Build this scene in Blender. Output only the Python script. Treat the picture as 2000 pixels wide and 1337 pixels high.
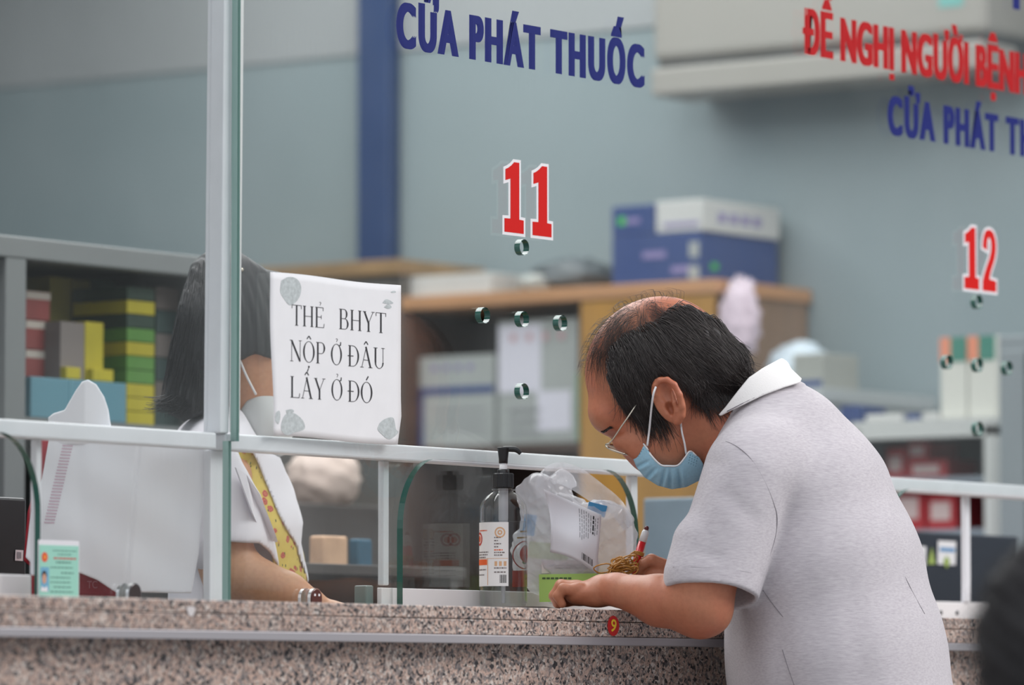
import bpy, bmesh, math, random
import numpy as np
from mathutils import Matrix, Vector

for _o in list(bpy.data.objects):
    bpy.data.objects.remove(_o)
random.seed(5)
SC = bpy.context.scene
COL = SC.collection

# ------------------------------------------------------------------ camera
# X runs along the glass (away to the right), Y goes into the pharmacy, Z is up.
FOC = 10000.0
PHI = math.atan(7370 / FOC)
PIT = math.atan(697 / FOC)
FH = np.array([math.cos(PHI), math.sin(PHI), 0.0])
RT = np.array([math.sin(PHI), -math.cos(PHI), 0.0])
FW = FH * math.cos(PIT) + np.array([0, 0, math.sin(PIT)])
UP = -FH * math.sin(PIT) + np.array([0, 0, math.cos(PIT)])
CAM = np.array([-7.2 * FH[0], -7.2 * FH[1], 0.878])
cd = bpy.data.cameras.new('camera')
cd.sensor_fit = 'HORIZONTAL'
cd.sensor_width = 36
cd.lens = 36 * FOC / 2000
cd.clip_start = 0.1
cd.clip_end = 200
cd.dof.use_dof = True
cd.dof.focus_distance = 7.08
cd.dof.aperture_fstop = 4.1
cam = bpy.data.objects.new('camera', cd)
COL.objects.link(cam)
cam.matrix_world = Matrix(((RT[0], UP[0], -FW[0], CAM[0]), (RT[1], UP[1], -FW[1], CAM[1]),
                           (RT[2], UP[2], -FW[2], CAM[2]), (0, 0, 0, 1)))
SC.camera = cam

# ------------------------------------------------------------------ light
W = bpy.data.worlds.new('daylight')
SC.world = W
W.use_nodes = True
nt = W.node_tree
bg = nt.nodes['Background']
tc = nt.nodes.new('ShaderNodeTexCoord')
sx = nt.nodes.new('ShaderNodeSeparateXYZ')
rp = nt.nodes.new('ShaderNodeValToRGB')
nt.links.new(tc.outputs['Generated'], sx.inputs[0])
nt.links.new(sx.outputs['Z'], rp.inputs[0])
nm_ = nt.nodes.new('ShaderNodeVectorMath')        # the open side of the hall lies behind the camera, its far end is dim
nm_.operation = 'DOT_PRODUCT'
nm_.inputs[1].default_value = (-0.92, -0.40, 0)
nt.links.new(tc.outputs['Generated'], nm_.inputs[0])
mr_ = nt.nodes.new('ShaderNodeMapRange')
mr_.interpolation_type = 'SMOOTHSTEP'
mr_.inputs['From Min'].default_value = -0.5
mr_.inputs['From Max'].default_value = 0.6
mr_.inputs['To Min'].default_value = 0.50
mr_.inputs['To Max'].default_value = 1.75
nt.links.new(nm_.outputs['Value'], mr_.inputs['Value'])
ms_ = nt.nodes.new('ShaderNodeVectorMath')
ms_.operation = 'SCALE'
nt.links.new(rp.outputs[0], ms_.inputs[0])
nt.links.new(mr_.outputs[0], ms_.inputs['Scale'])
nt.links.new(ms_.outputs[0], bg.inputs[0])
er = rp.color_ramp
er.elements[0].position = 0.0
er.elements[0].color = (0.30, 0.31, 0.33, 1)
er.elements[1].position = 0.75
er.elements[1].color = (0.98, 1.0, 1.06, 1)
e = er.elements.new(0.16)
e.color = (0.44, 0.46, 0.50, 1)
bg.inputs[1].default_value = 0.86


def area(name, loc, target, sx_, sy_, power, col=(1, 1, 1)):
    l = bpy.data.lights.new(name, 'AREA')
    l.shape = 'RECTANGLE'
    l.size = sx_
    l.size_y = sy_
    l.energy = power
    l.color = col
    o = bpy.data.objects.new(name, l)
    COL.objects.link(o)
    o.location = loc
    d = Vector(target) - Vector(loc)
    o.rotation_euler = d.to_track_quat('-Z', 'Y').to_euler()
    return o


area('daylight_opening', (2.6, -4.6, 4.6), (0.3, -0.4, 1.2), 4.0, 3.0, 260, (1.0, 0.98, 0.97))
area('pharmacy_ceiling_light', (1.9, 2.2, 2.95), (1.9, 2.2, 0), 3.0, 2.6, 80, (0.97, 1.0, 1.0))
area('counter_fill_light', (0.0, 1.0, 2.95), (0.0, 1.0, 0), 2.4, 0.8, 52, (1.0, 0.98, 1.0))  # unseen fill that lifts the brightness just behind the glass

SC.view_settings.view_transform = 'Standard'
SC.view_settings.look = 'None'
SC.view_settings.exposure = 0.0
SC.view_settings.gamma = 1.0
SC.view_settings.use_curve_mapping = False
SC.cycles.transparent_max_bounces = 32
SC.cycles.max_bounces = 8
SC.cycles.use_denoising = True
SC.cycles.sample_clamp_indirect = 4.0


# ------------------------------------------------------------------ geometry of the view: points of real planes
def ray(x, y):
    return FW + (x - 1000) / FOC * RT + (668.5 - y) / FOC * UP


def onY(x, y, Y):
    r = ray(x, y)
    return CAM + (Y - CAM[1]) / r[1] * r


def onX(x, y, X):
    r = ray(x, y)
    return CAM + (X - CAM[0]) / r[0] * r


def atD(x, y, d):
    return CAM + d * ray(x, y)


# ------------------------------------------------------------------ materials
MATS = {}


def lin(c):
    return tuple(((v / 255) / 12.92 if v / 255 <= 0.04045 else ((v / 255 + 0.055) / 1.055) ** 2.4) for v in c)


def mat(name, col, rough=0.5, metal=0.0, spec=0.5, noise=0.0, nscale=40, bump=0.0, bscale=200, trans=0.0,
        alpha=1.0, sss=0.0, coat=0.0, stretch=None, sheen=0.0):
    """principled material; noise varies the value of the colour, bump roughens the surface"""
    if name in MATS:
        return MATS[name]
    m = bpy.data.materials.new(name)
    MATS[name] = m
    m.use_nodes = True
    t = m.node_tree
    b = t.nodes['Principled BSDF']
    b.inputs['Base Color'].default_value = (*col, 1)
    b.inputs['Roughness'].default_value = rough
    b.inputs['Metallic'].default_value = metal
    b.inputs['Specular IOR Level'].default_value = spec
    b.inputs['Transmission Weight'].default_value = trans
    b.inputs['Alpha'].default_value = alpha
    b.inputs['Coat Weight'].default_value = coat
    b.inputs['Sheen Weight'].default_value = sheen
    if sss:
        b.inputs['Subsurface Weight'].default_value = sss
        b.inputs['Subsurface Radius'].default_value = (0.010, 0.004, 0.002)
        b.inputs['Subsurface Scale'].default_value = 0.6
    co = t.nodes.new('ShaderNodeTexCoord')
    src = co.outputs['Object']
    if stretch:
        mp = t.nodes.new('ShaderNodeMapping')
        mp.inputs['Scale'].default_value = stretch
        t.links.new(src, mp.inputs[0])
        src = mp.outputs[0]
    if noise:
        n = t.nodes.new('ShaderNodeTexNoise')
        n.inputs['Scale'].default_value = nscale
        n.inputs['Detail'].default_value = 4
        t.links.new(src, n.inputs['Vector'])
        r = t.nodes.new('ShaderNodeMapRange')
        r.inputs['From Min'].default_value = 0.3
        r.inputs['From Max'].default_value = 0.7
        r.inputs['To Min'].default_value = 1 - noise
        r.inputs['To Max'].default_value = 1 + noise
        t.links.new(n.outputs['Fac'], r.inputs['Value'])
        mx = t.nodes.new('ShaderNodeVectorMath')
        mx.operation = 'SCALE'
        mx.inputs[0].default_value = col
        t.links.new(r.outputs[0], mx.inputs['Scale'])
        t.links.new(mx.outputs[0], b.inputs['Base Color'])
    if bump:
        n2 = t.nodes.new('ShaderNodeTexNoise')
        n2.inputs['Scale'].default_value = bscale
        n2.inputs['Detail'].default_value = 3
        t.links.new(src, n2.inputs['Vector'])
        bp = t.nodes.new('ShaderNodeBump')
        bp.inputs['Strength'].default_value = bump
        bp.inputs['Distance'].default_value = 0.002
        t.links.new(n2.outputs['Fac'], bp.inputs['Height'])
        t.links.new(bp.outputs[0], b.inputs['Normal'])
    return m


def ramp(t, stops, interp='LINEAR'):
    r = t.nodes.new('ShaderNodeValToRGB')
    r.color_ramp.interpolation = interp
    el = r.color_ramp.elements
    el[0].position, el[0].color = stops[0][0], (*stops[0][1], 1)
    el[1].position, el[1].color = stops[-1][0], (*stops[-1][1], 1)
    for p, c in stops[1:-1]:
        x = el.new(p)
        x.color = (*c, 1)
    return r


def granite(name, rough=0.35, scale=260.0, gain=1.0):
    m = bpy.data.materials.new(name)
    m.use_nodes = True
    t = m.node_tree
    b = t.nodes['Principled BSDF']
    co = t.nodes.new('ShaderNodeTexCoord')
    nz = t.nodes.new('ShaderNodeTexNoise')
    nz.inputs['Scale'].default_value = 90
    t.links.new(co.outputs['Object'], nz.inputs['Vector'])
    ad = t.nodes.new('ShaderNodeMixRGB')
    ad.inputs[0].default_value = 0.012
    t.links.new(co.outputs['Object'], ad.inputs[1])
    t.links.new(nz.outputs['Color'], ad.inputs[2])
    v = t.nodes.new('ShaderNodeTexVoronoi')
    v.inputs['Scale'].default_value = scale
    t.links.new(ad.outputs[0], v.inputs['Vector'])
    s = t.nodes.new('ShaderNodeSeparateColor')
    t.links.new(v.outputs['Color'], s.inputs[0])
    g = gain
    k = lambda c: tuple(g * q for q in c)
    r = ramp(t, [(0.0, k((0.03, 0.028, 0.03))), (0.13, k((0.05, 0.047, 0.05))), (0.17, k((0.17, 0.155, 0.155))),
                 (0.34, k((0.30, 0.25, 0.23))), (0.55, k((0.47, 0.335, 0.275))), (0.75, k((0.55, 0.39, 0.32))),
                 (0.9, k((0.58, 0.49, 0.43))), (1.0, k((0.66, 0.60, 0.55)))])
    t.links.new(s.outputs[0], r.inputs[0])
    v2 = t.nodes.new('ShaderNodeTexVoronoi')
    v2.inputs['Scale'].default_value = scale * 2.3
    t.links.new(ad.outputs[0], v2.inputs['Vector'])
    s2 = t.nodes.new('ShaderNodeSeparateColor')
    t.links.new(v2.outputs['Color'], s2.inputs[0])
    r2 = ramp(t, [(0.0, (0.25, 0.25, 0.25)), (0.2, (0.55, 0.55, 0.55)), (0.3, (1, 1, 1)), (1.0, (1.15, 1.12, 1.1))])
    t.links.new(s2.outputs[1], r2.inputs[0])
    mu = t.nodes.new('ShaderNodeMixRGB')
    mu.blend_type = 'MULTIPLY'
    mu.inputs[0].default_value = 0.75
    t.links.new(r.outputs[0], mu.inputs[1])
    t.links.new(r2.outputs[0], mu.inputs[2])
    t.links.new(mu.outputs[0], b.inputs['Base Color'])
    b.inputs['Roughness'].default_value = rough
    return m


def glass_mat(name, tint=(0.982, 0.993, 0.987), refl=1.0, dirt=0.024):
    m = bpy.data.materials.new(name)
    m.use_nodes = True
    t = m.node_tree
    t.nodes.remove(t.nodes['Principled BSDF'])
    out = t.nodes['Material Output']
    tr = t.nodes.new('ShaderNodeBsdfTransparent')
    tr.inputs[0].default_value = (*tint, 1)
    gl = t.nodes.new('ShaderNodeBsdfGlossy')
    gl.inputs['Roughness'].default_value = 0.012
    gl.inputs[0].default_value = (0.95, 1, 0.98, 1)
    lw = t.nodes.new('ShaderNodeLayerWeight')          # Schlick: 0.04 + 0.96 (1-cos)^5
    lw.inputs['Blend'].default_value = 0.5
    pw = t.nodes.new('ShaderNodeMath')
    pw.operation = 'POWER'
    pw.inputs[1].default_value = 5
    t.links.new(lw.outputs['Facing'], pw.inputs[0])
    ma = t.nodes.new('ShaderNodeMath')
    ma.operation = 'MULTIPLY_ADD'
    ma.inputs[1].default_value = 0.96 * refl
    ma.inputs[2].default_value = 0.04 * refl
    t.links.new(pw.outputs[0], ma.inputs[0])
    mx = t.nodes.new('ShaderNodeMixShader')
    t.links.new(ma.outputs[0], mx.inputs[0])
    t.links.new(tr.outputs[0], mx.inputs[1])
    t.links.new(gl.outputs[0], mx.inputs[2])
    # a film of dust and wiped smears
    co = t.nodes.new('ShaderNodeTexCoord')
    n1 = t.nodes.new('ShaderNodeTexNoise')
    n1.inputs['Scale'].default_value = 3.5
    n1.inputs['Detail'].default_value = 5
    t.links.new(co.outputs['Object'], n1.inputs['Vector'])
    mp = t.nodes.new('ShaderNodeMapping')
    mp.inputs['Rotation'].default_value = (0, 0.9, 0)
    mp.inputs['Scale'].default_value = (140, 1, 6)
    t.links.new(co.outputs['Object'], mp.inputs[0])
    n2 = t.nodes.new('ShaderNodeTexNoise')
    n2.inputs['Scale'].default_value = 1.6
    n2.inputs['Detail'].default_value = 6
    t.links.new(mp.outputs[0], n2.inputs['Vector'])
    n3 = t.nodes.new('ShaderNodeTexNoise')
    n3.inputs['Scale'].default_value = 420
    n3.inputs['Detail'].default_value = 1
    t.links.new(co.outputs['Object'], n3.inputs['Vector'])
    sp = t.nodes.new('ShaderNodeMapRange')
    sp.inputs['From Min'].default_value = 0.70
    sp.inputs['From Max'].default_value = 0.80
    sp.inputs['To Max'].default_value = 4.0
    t.links.new(n3.outputs['Fac'], sp.inputs['Value'])
    a1 = t.nodes.new('ShaderNodeMapRange')
    a1.inputs['From Min'].default_value = 0.4
    a1.inputs['From Max'].default_value = 0.75
    a1.inputs['To Min'].default_value = 0.25
    a1.inputs['To Max'].default_value = 1.6
    t.links.new(n1.outputs['Fac'], a1.inputs['Value'])
    a2 = t.nodes.new('ShaderNodeMapRange')
    a2.inputs['From Min'].default_value = 0.5
    a2.inputs['From Max'].default_value = 0.8
    a2.inputs['To Min'].default_value = 0.85
    a2.inputs['To Max'].default_value = 1.5
    t.links.new(n2.outputs['Fac'], a2.inputs['Value'])
    mm = t.nodes.new('ShaderNodeMath')
    mm.operation = 'MULTIPLY'
    t.links.new(a1.outputs[0], mm.inputs[0])
    t.links.new(a2.outputs[0], mm.inputs[1])
    aa = t.nodes.new('ShaderNodeMath')
    aa.operation = 'ADD'
    t.links.new(mm.outputs[0], aa.inputs[0])
    t.links.new(sp.outputs[0], aa.inputs[1])
    md = t.nodes.new('ShaderNodeMath')
    md.operation = 'MULTIPLY'
    md.use_clamp = True
    md.inputs[1].default_value = dirt
    t.links.new(aa.outputs[0], md.inputs[0])
    df = t.nodes.new('ShaderNodeBsdfDiffuse')
    df.inputs[0].default_value = (0.62, 0.66, 0.66, 1)
    m2 = t.nodes.new('ShaderNodeMixShader')
    t.links.new(md.outputs[0], m2.inputs[0])
    t.links.new(mx.outputs[0], m2.inputs[1])
    t.links.new(df.outputs[0], m2.inputs[2])
    t.links.new(m2.outputs[0], out.inputs[0])
    return m


def clear_plastic(name, tint, refl=1.0, rough=0.05, cloud=0.0, cloudcol=(0.8, 0.8, 0.82)):
    m = bpy.data.materials.new(name)
    m.use_nodes = True
    t = m.node_tree
    t.nodes.remove(t.nodes['Principled BSDF'])
    out = t.nodes['Material Output']
    tr = t.nodes.new('ShaderNodeBsdfTransparent')
    tr.inputs[0].default_value = (*tint, 1)
    gl = t.nodes.new('ShaderNodeBsdfGlossy')
    gl.inputs['Roughness'].default_value = rough
    lw = t.nodes.new('ShaderNodeLayerWeight')
    lw.inputs['Blend'].default_value = 0.5
    pw = t.nodes.new('ShaderNodeMath')
    pw.operation = 'POWER'
    pw.inputs[1].default_value = 3.2
    t.links.new(lw.outputs['Facing'], pw.inputs[0])
    ma = t.nodes.new('ShaderNodeMath')
    ma.operation = 'MULTIPLY_ADD'
    ma.inputs[1].default_value = 0.8 * refl
    ma.inputs[2].default_value = 0.05 * refl
    ma.use_clamp = True
    t.links.new(pw.outputs[0], ma.inputs[0])
    mx = t.nodes.new('ShaderNodeMixShader')
    t.links.new(ma.outputs[0], mx.inputs[0])
    t.links.new(tr.outputs[0], mx.inputs[1])
    t.links.new(gl.outputs[0], mx.inputs[2])
    last = mx
    if cloud:
        df = t.nodes.new('ShaderNodeBsdfDiffuse')
        df.inputs[0].default_value = (*cloudcol, 1)
        tl = t.nodes.new('ShaderNodeBsdfTranslucent')
        tl.inputs[0].default_value = (*cloudcol, 1)
        h = t.nodes.new('ShaderNodeMixShader')
        h.inputs[0].default_value = 0.4
        t.links.new(df.outputs[0], h.inputs[1])
        t.links.new(tl.outputs[0], h.inputs[2])
        m2 = t.nodes.new('ShaderNodeMixShader')
        m2.inputs[0].default_value = cloud
        t.links.new(mx.outputs[0], m2.inputs[1])
        t.links.new(h.outputs[0], m2.inputs[2])
        last = m2
    t.links.new(last.outputs[0], out.inputs[0])
    return m


# ------------------------------------------------------------------ object helpers
def tag(o, label=None, cat=None, group=None, kind=None):
    if label:
        o['label'] = label
    if cat:
        o['category'] = cat
    if group:
        o['group'] = group
    if kind:
        o['kind'] = kind
    return o


def thing(name, loc, label, cat, rz=0.0, group=None):
    o = bpy.data.objects.new(name, None)
    o.empty_display_size = 0.05
    COL.objects.link(o)
    o.location = loc
    o.rotation_euler = (0, 0, rz)
    return tag(o, label, cat, group)


def pmat(o):
    m = Matrix.Translation(o.location) @ o.rotation_euler.to_matrix().to_4x4()
    return pmat(o.parent) @ m if o.parent else m


def obj(name, verts, faces, m, parent=None, smooth=False, local=False, loc=None):
    """one mesh object; verts are world points unless local; loc sets the origin of a top-level mesh"""
    me = bpy.data.meshes.new(name)
    V = [Vector(v) for v in verts]
    if parent is not None and not local:
        inv = pmat(parent).inverted()
        V = [inv @ v for v in V]
    if loc is not None:
        V = [v - Vector(loc) for v in V]
    me.from_pydata(V, [], faces)
    me.update()
    for mm in (m if isinstance(m, (list, tuple)) else [m]):
        me.materials.append(mm)
    if smooth:
        me.polygons.foreach_set('use_smooth', [True] * len(me.polygons))
    o = bpy.data.objects.new(name, me)
    COL.objects.link(o)
    if parent is not None:
        o.parent = parent
    if loc is not None:
        o.location = loc
    return o


def bobj(name, bm, m, parent=None, smooth=False, local=False, loc=None):
    bm.verts.index_update()
    V = [v.co.copy() for v in bm.verts]
    Fc = [[v.index for v in f.verts] for f in bm.faces]
    mi = [f.material_index for f in bm.faces]
    bm.free()
    o = obj(name, V, Fc, m, parent, smooth, local, loc)
    o.data.polygons.foreach_set('material_index', mi)
    return o


def add_box(bm, lo, hi, bev=0.0, M=None, seg=2):
    lo, hi = Vector(lo), Vector(hi)
    r = bmesh.ops.create_cube(bm, size=1)
    vs = r['verts']
    c = (lo + hi) / 2
    s = hi - lo
    for v in vs:
        v.co = Vector((v.co.x * s.x + c.x, v.co.y * s.y + c.y, v.co.z * s.z + c.z))
    if bev:
        es = list({e for v in vs for e in v.link_edges})
        r = bmesh.ops.bevel(bm, geom=es, offset=bev, segments=seg, affect='EDGES', profile=0.5)
        vs = list({v for f in r['faces'] for v in f.verts} | {v for v in vs if v.is_valid})
    if M is not None:
        for v in vs:
            v.co = M @ v.co
    return bm


def box(name, lo, hi, m, parent=None, bev=0.0, local=False, loc=None):
    bm = bmesh.new()
    add_box(bm, [min(a, b) for a, b in zip(lo, hi)], [max(a, b) for a, b in zip(lo, hi)], bev)
    return bobj(name, bm, m, parent, False, local, loc)


def tube_data(pts, rad, n=8, cap=True):
    pts = [Vector(p) for p in pts]
    rads = rad if isinstance(rad, (list, tuple, np.ndarray)) else [rad] * len(pts)
    V, Fc = [], []
    t0 = (pts[1] - pts[0]).normalized()
    a = t0.orthogonal().normalized()
    for i, p in enumerate(pts):
        t = (pts[min(i + 1, len(pts) - 1)] - pts[max(i - 1, 0)]).normalized()
        a = (a - t * a.dot(t)).normalized()
        b = t.cross(a)
        for k in range(n):
            an = 2 * math.pi * k / n
            V.append(p + (a * math.cos(an) + b * math.sin(an)) * rads[i])
    for i in range(len(pts) - 1):
        for k in range(n):
            k2 = (k + 1) % n
            Fc.append((i * n + k, i * n + k2, (i + 1) * n + k2, (i + 1) * n + k))
    if cap:
        Fc.append(tuple(range(n))[::-1])
        Fc.append(tuple((len(pts) - 1) * n + k for k in range(n)))
    return V, Fc


def tube(name, pts, rad, m, parent=None, n=8, smooth=True, local=False, loc=None):
    V, Fc = tube_data(pts, rad, n)
    return obj(name, V, Fc, m, parent, smooth, local, loc)


def lathe_data(prof, n=40):
    V, Fc = [], []
    for r, z in prof:
        for k in range(n):
            a = 2 * math.pi * k / n
            V.append((r * math.cos(a), r * math.sin(a), z))
    for i in range(len(prof) - 1):
        for k in range(n):
            k2 = (k + 1) % n
            Fc.append((i * n + k, i * n + k2, (i + 1) * n + k2, (i + 1) * n + k))
    return V, Fc


def lathe(name, prof, m, parent=None, n=40, loc=None, smooth=True):
    V, Fc = lathe_data(prof, n)
    return obj(name, V, Fc, m, parent, smooth, True, loc)


def spline(pts, n=8):
    """Catmull-Rom through pts"""
    P = [np.array(p, float) for p in pts]
    P = [2 * P[0] - P[1]] + P + [2 * P[-1] - P[-2]]
    out = []
    for i in range(1, len(P) - 2):
        for k in range(n):
            t = k / n
            out.append(0.5 * (2 * P[i] + (P[i + 1] - P[i - 1]) * t + (2 * P[i - 1] - 5 * P[i] + 4 * P[i + 1] - P[i + 2]) * t * t
                              + (3 * P[i] - P[i - 1] - 3 * P[i + 1] + P[i + 2]) * t ** 3))
    out.append(P[-2])
    return out


def curve_poly(loops, depth):
    """loops of 2-D points -> (verts, faces) of a filled flat shape of the given thickness (first axis pair, then depth)"""
    cu = bpy.data.curves.new('tmp', 'CURVE')
    cu.dimensions = '2D'
    cu.fill_mode = 'BOTH'
    cu.extrude = depth / 2
    for lp in loops:
        s = cu.splines.new('POLY')
        s.points.add(len(lp) - 1)
        for p, q in zip(s.points, lp):
            p.co = (q[0], q[1], 0, 1)
        s.use_cyclic_u = True
    return _tomesh(cu)


def _tomesh(cu):
    o = bpy.data.objects.new('tmp', cu)
    COL.objects.link(o)
    bpy.context.view_layer.update()
    ev = o.evaluated_get(bpy.context.evaluated_depsgraph_get())
    me = ev.to_mesh()
    V = [v.co.copy() for v in me.vertices]
    Fc = [tuple(p.vertices) for p in me.polygons]
    ev.to_mesh_clear()
    bpy.data.objects.remove(o)
    bpy.data.curves.remove(cu)
    return V, Fc


def text_data(s, bold=0.0, depth=0.0, spacing=1.0):
    cu = bpy.data.curves.new('tmp', 'FONT')
    cu.body = s
    cu.size = 1
    cu.offset = bold
    cu.extrude = depth
    cu.space_character = spacing
    cu.fill_mode = 'BOTH' if depth else 'FRONT'
    return _tomesh(cu)


CAPH = 0.682


def flat_text(s, x0, x1, z0, cap, bold=0.0, spacing=1.0):
    """text fitted between x0 and x1, baseline z0, cap height cap -> 2-D verts, faces"""
    V, Fc = text_data(s, bold, 0.0, spacing)
    a = min(v.x for v in V)
    b = max(v.x for v in V)
    ys = cap / (CAPH + 2 * bold)
    return [((v.x - a) / (b - a) * (x1 - x0) + x0, (v.y + bold) * ys + z0) for v in V], Fc

# ------------------------------------------------------------------ colours of plain things
ALU = mat('white aluminium', (0.70, 0.71, 0.74), 0.35, 0.0, 0.5, noise=0.03, nscale=20)
WHITE = mat('white plastic', (0.72, 0.71, 0.71), 0.45)
PAPER = mat('white paper', (0.76, 0.76, 0.77), 0.75, noise=0.02, nscale=30)
DARK = mat('black plastic', (0.018, 0.019, 0.022), 0.4)
CHROME = mat('chrome', (0.72, 0.72, 0.72), 0.18, 1.0)
STEEL = mat('brushed steel', (0.45, 0.44, 0.44), 0.38, 1.0)
EDGE = mat('green glass edge', (0.006, 0.085, 0.062), 0.15, 0.0, 0.5, coat=0.25)
EDGE2 = mat('pale glass edge', (0.26, 0.42, 0.38), 0.15, 0.0, 0.8, coat=0.6)
BLUE_V = mat('blue vinyl', lin((27, 36, 104)), 0.6, spec=0.2)
RED_V = mat('red vinyl', lin((200, 22, 18)), 0.6, spec=0.2)
RED_D = mat('deep red vinyl', lin((172, 24, 28)), 0.6, spec=0.2)
WHITE_V = mat('white vinyl', (0.75, 0.74, 0.76), 0.5)
INK = mat('black ink', (0.02, 0.02, 0.024), 0.7)
GREYINK = mat('grey print', (0.30, 0.30, 0.32), 0.7)
GRANITE = granite('speckled pink granite', 0.32, 330, 1.0)
GRANITE_D = granite('dull pink granite', 0.5, 250, 1.0)
PANE = glass_mat('dusty window glass')
PANE2 = glass_mat('sliding hatch glass', dirt=0.05)

# ------------------------------------------------------------------ the setting
XW = 3.56
WALLM = mat('pale teal paint', (0.245, 0.300, 0.318), 0.7, noise=0.02, nscale=3)
WALLU = mat('grey upper paint', (0.33, 0.345, 0.355), 0.7, noise=0.02, nscale=3)
FLOORM = mat('grey floor tiles', (0.30, 0.30, 0.30), 0.4, noise=0.06, nscale=6)
tag(box('floor', (-8, -9, -0.08), (XW + 0.2, 5.2, 0), FLOORM), kind='structure')
tag(box('wall_right', (XW, -0.1, 0), (XW + 0.12, 5.2, 2.38), WALLM), kind='structure')
tag(box('trim_1', (XW - 0.006, -0.1, 2.38), (XW + 0.12, 5.2, 3.0), WALLU), kind='structure')
tag(box('wall_back', (-3.2, 5.0, 0), (XW, 5.12, 3.0), WALLM), kind='structure')
tag(box('ceiling', (-3.2, 0.06, 3.0), (XW + 0.12, 5.12, 3.1), mat('ceiling paint', (0.6, 0.61, 0.61), 0.8)), kind='structure')

# blue curtain-like pilaster strip on the end wall
a, b = onX(712, 300, XW - 0.02), onX(775, 300, XW - 0.02)
bm = bmesh.new()
add_box(bm, (XW - 0.05, b[1], 0), (XW - 0.0065, a[1], 3.0), 0.006)
o = bobj('pilaster', bm, mat('blue paint', lin((32, 58, 102)), 0.55, noise=0.05, nscale=8), loc=(XW - 0.025, (a[1] + b[1]) / 2, 0))
tag(o, 'tall blue painted strip standing out from the teal end wall', 'pilaster')

# ------------------------------------------------------------------ granite counter
YE = -0.24
counter = thing('service_counter', (0, -0.1, 0), 'long speckled pink granite counter with a steel trim under the slab', 'counter')
XA, XB = -3.0, 3.2
bm = bmesh.new()
add_box(bm, (XA, YE, 0.9835), (XB, 0.25, 1.0), 0.0018)
bobj('slab', bm, GRANITE, counter)
bm = bmesh.new()
add_box(bm, (XA, YE, 0.9630), (XB, 0.25, 0.9828), 0.0012)
bobj('lower_slab', bm, GRANITE, counter)
box('trim_strip', (XA, YE - 0.003, 0.9515), (XB, YE + 0.05, 0.9625), mat('dull steel trim', (0.50, 0.48, 0.50), 0.4, 0.6), counter, 0.001)
box('front_panel', (XA, YE + 0.03, 0.0), (XB, 0.13, 0.9515), GRANITE_D, counter)
a = onY(372, 1193, YE)
V, Fc = curve_poly([[(0.0125 * math.cos(t) * (0.8 + 0.2 * math.sin(3 * t)) * 0.7, 0.0085 * math.sin(t) * (0.9 + 0.2 * math.cos(2 * t))) for t in np.linspace(0, 6.1, 22)]], 0.0006)
o = obj('plaster_splash', [(v.x + a[0], YE - 0.0008 + v.z, v.y + a[2]) for v in V], Fc, mat('dried plaster', (0.62, 0.58, 0.57), 0.9), loc=(a[0], YE, a[2]))
tag(o, 'small white dried splash on the counter edge below the white bag', 'stain')

# ------------------------------------------------------------------ glass screen with arched hatches and speaking holes
def arch(xc, w=0.281, top=1.2085, r=0.078, z0=1.004):
    p = [(xc - w, z0)]
    p += [(xc - w + r - r * math.cos(t), top - r * 1.25 + r * 1.25 * math.sin(t)) for t in np.linspace(0, math.pi / 2, 14)]
    p += [(xc + w - r + r * math.sin(t), top - r * 1.25 + r * 1.25 * math.cos(t)) for t in np.linspace(0, math.pi / 2, 14)]
    p += [(xc + w, z0)]
    return p


def circ(x, z, r=0.0112, n=28):
    return [(x + r * math.cos(2 * math.pi * k / n), z + r * math.sin(2 * math.pi * k / n)) for k in range(n)]


def glass_panel(name, x0, x1, arches, label):
    z0, z1 = 1.004, 2.7
    outer = [(x0, z0)]
    xu0, xu1 = (x0, x1 + 0.016) if x1 < 0 else (x0 + 0.016, x1)
    zj = 1.2155
    holes = []
    for xc in arches:
        outer += arch(xc)
        for dx, z in ((0, 1.516), (-0.0925, 1.414), (0, 1.414), (0.0925, 1.414), (0, 1.312)):
            holes.append(circ(xc + dx, z))
    outer += [(x1, z0)] + ([(x1, zj), (xu1, zj)] if xu1 != x1 else []) + [(xu1, z1), (xu0, z1)] + ([(xu0, zj), (x0, zj)] if xu0 != x0 else [])
    V, Fc = curve_poly([outer] + holes, 0.010)
    o = obj(name, [(v.x, -v.z, v.y) for v in V], Fc, [PANE, EDGE, EDGE2], loc=((x0 + x1) / 2, 0, z0))
    for p in o.data.polygons:
        if abs(p.normal.y) < 0.5:
            c = p.center
            p.material_index = 2 if abs(c.x + o.location.x + 0.625) < 0.03 else 1
    return tag(o, label, 'glass screen', 'glass screens on the counter')


glass_panel('glass_screen', -2.6, -0.6315, (-1.237 - 0.043,), 'clear glass screen left of the white post with the nurse behind')
glass_panel('glass_screen', -0.626, 2.6, (0.023, 1.260), 'wide glass screen lettered with window numbers 11 and 12')

# bright silicone-filled joint, white aluminium frame behind the glass
frame = thing('partition_frame', (-0.63, 0.03, 1.0), 'white aluminium post and rail frame behind the glass screens', 'frame')
bm = bmesh.new()
Ms = Matrix(((1, 0, 0.009, -0.009 * 1.226), (0, 1, 0, 0), (0, 0, 1, 0), (0, 0, 0, 1)))
add_box(bm, (-0.6355, 0.0065, 1.226), (-0.6165, 0.029, 2.9), 0.002, Ms)
add_box(bm, (-0.6345, 0.029, 1.226), (-0.6205, 0.036, 2.9), 0.002, Ms)
bobj('post', bm, ALU, frame)
bm = bmesh.new()
add_box(bm, (-0.6085, 0.0062, 1.228), (-0.5945, 0.014, 2.9), 0.001, Ms)
bobj('post_strip', bm, WHITE, frame)
box('rail', (-2.6, 0.008, 1.2045), (-0.640, 0.04, 1.226), ALU, frame, 0.0025)
box('rail', (-0.622, 0.008, 1.2045), (2.6, 0.04, 1.226), ALU, frame, 0.0025)
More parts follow.
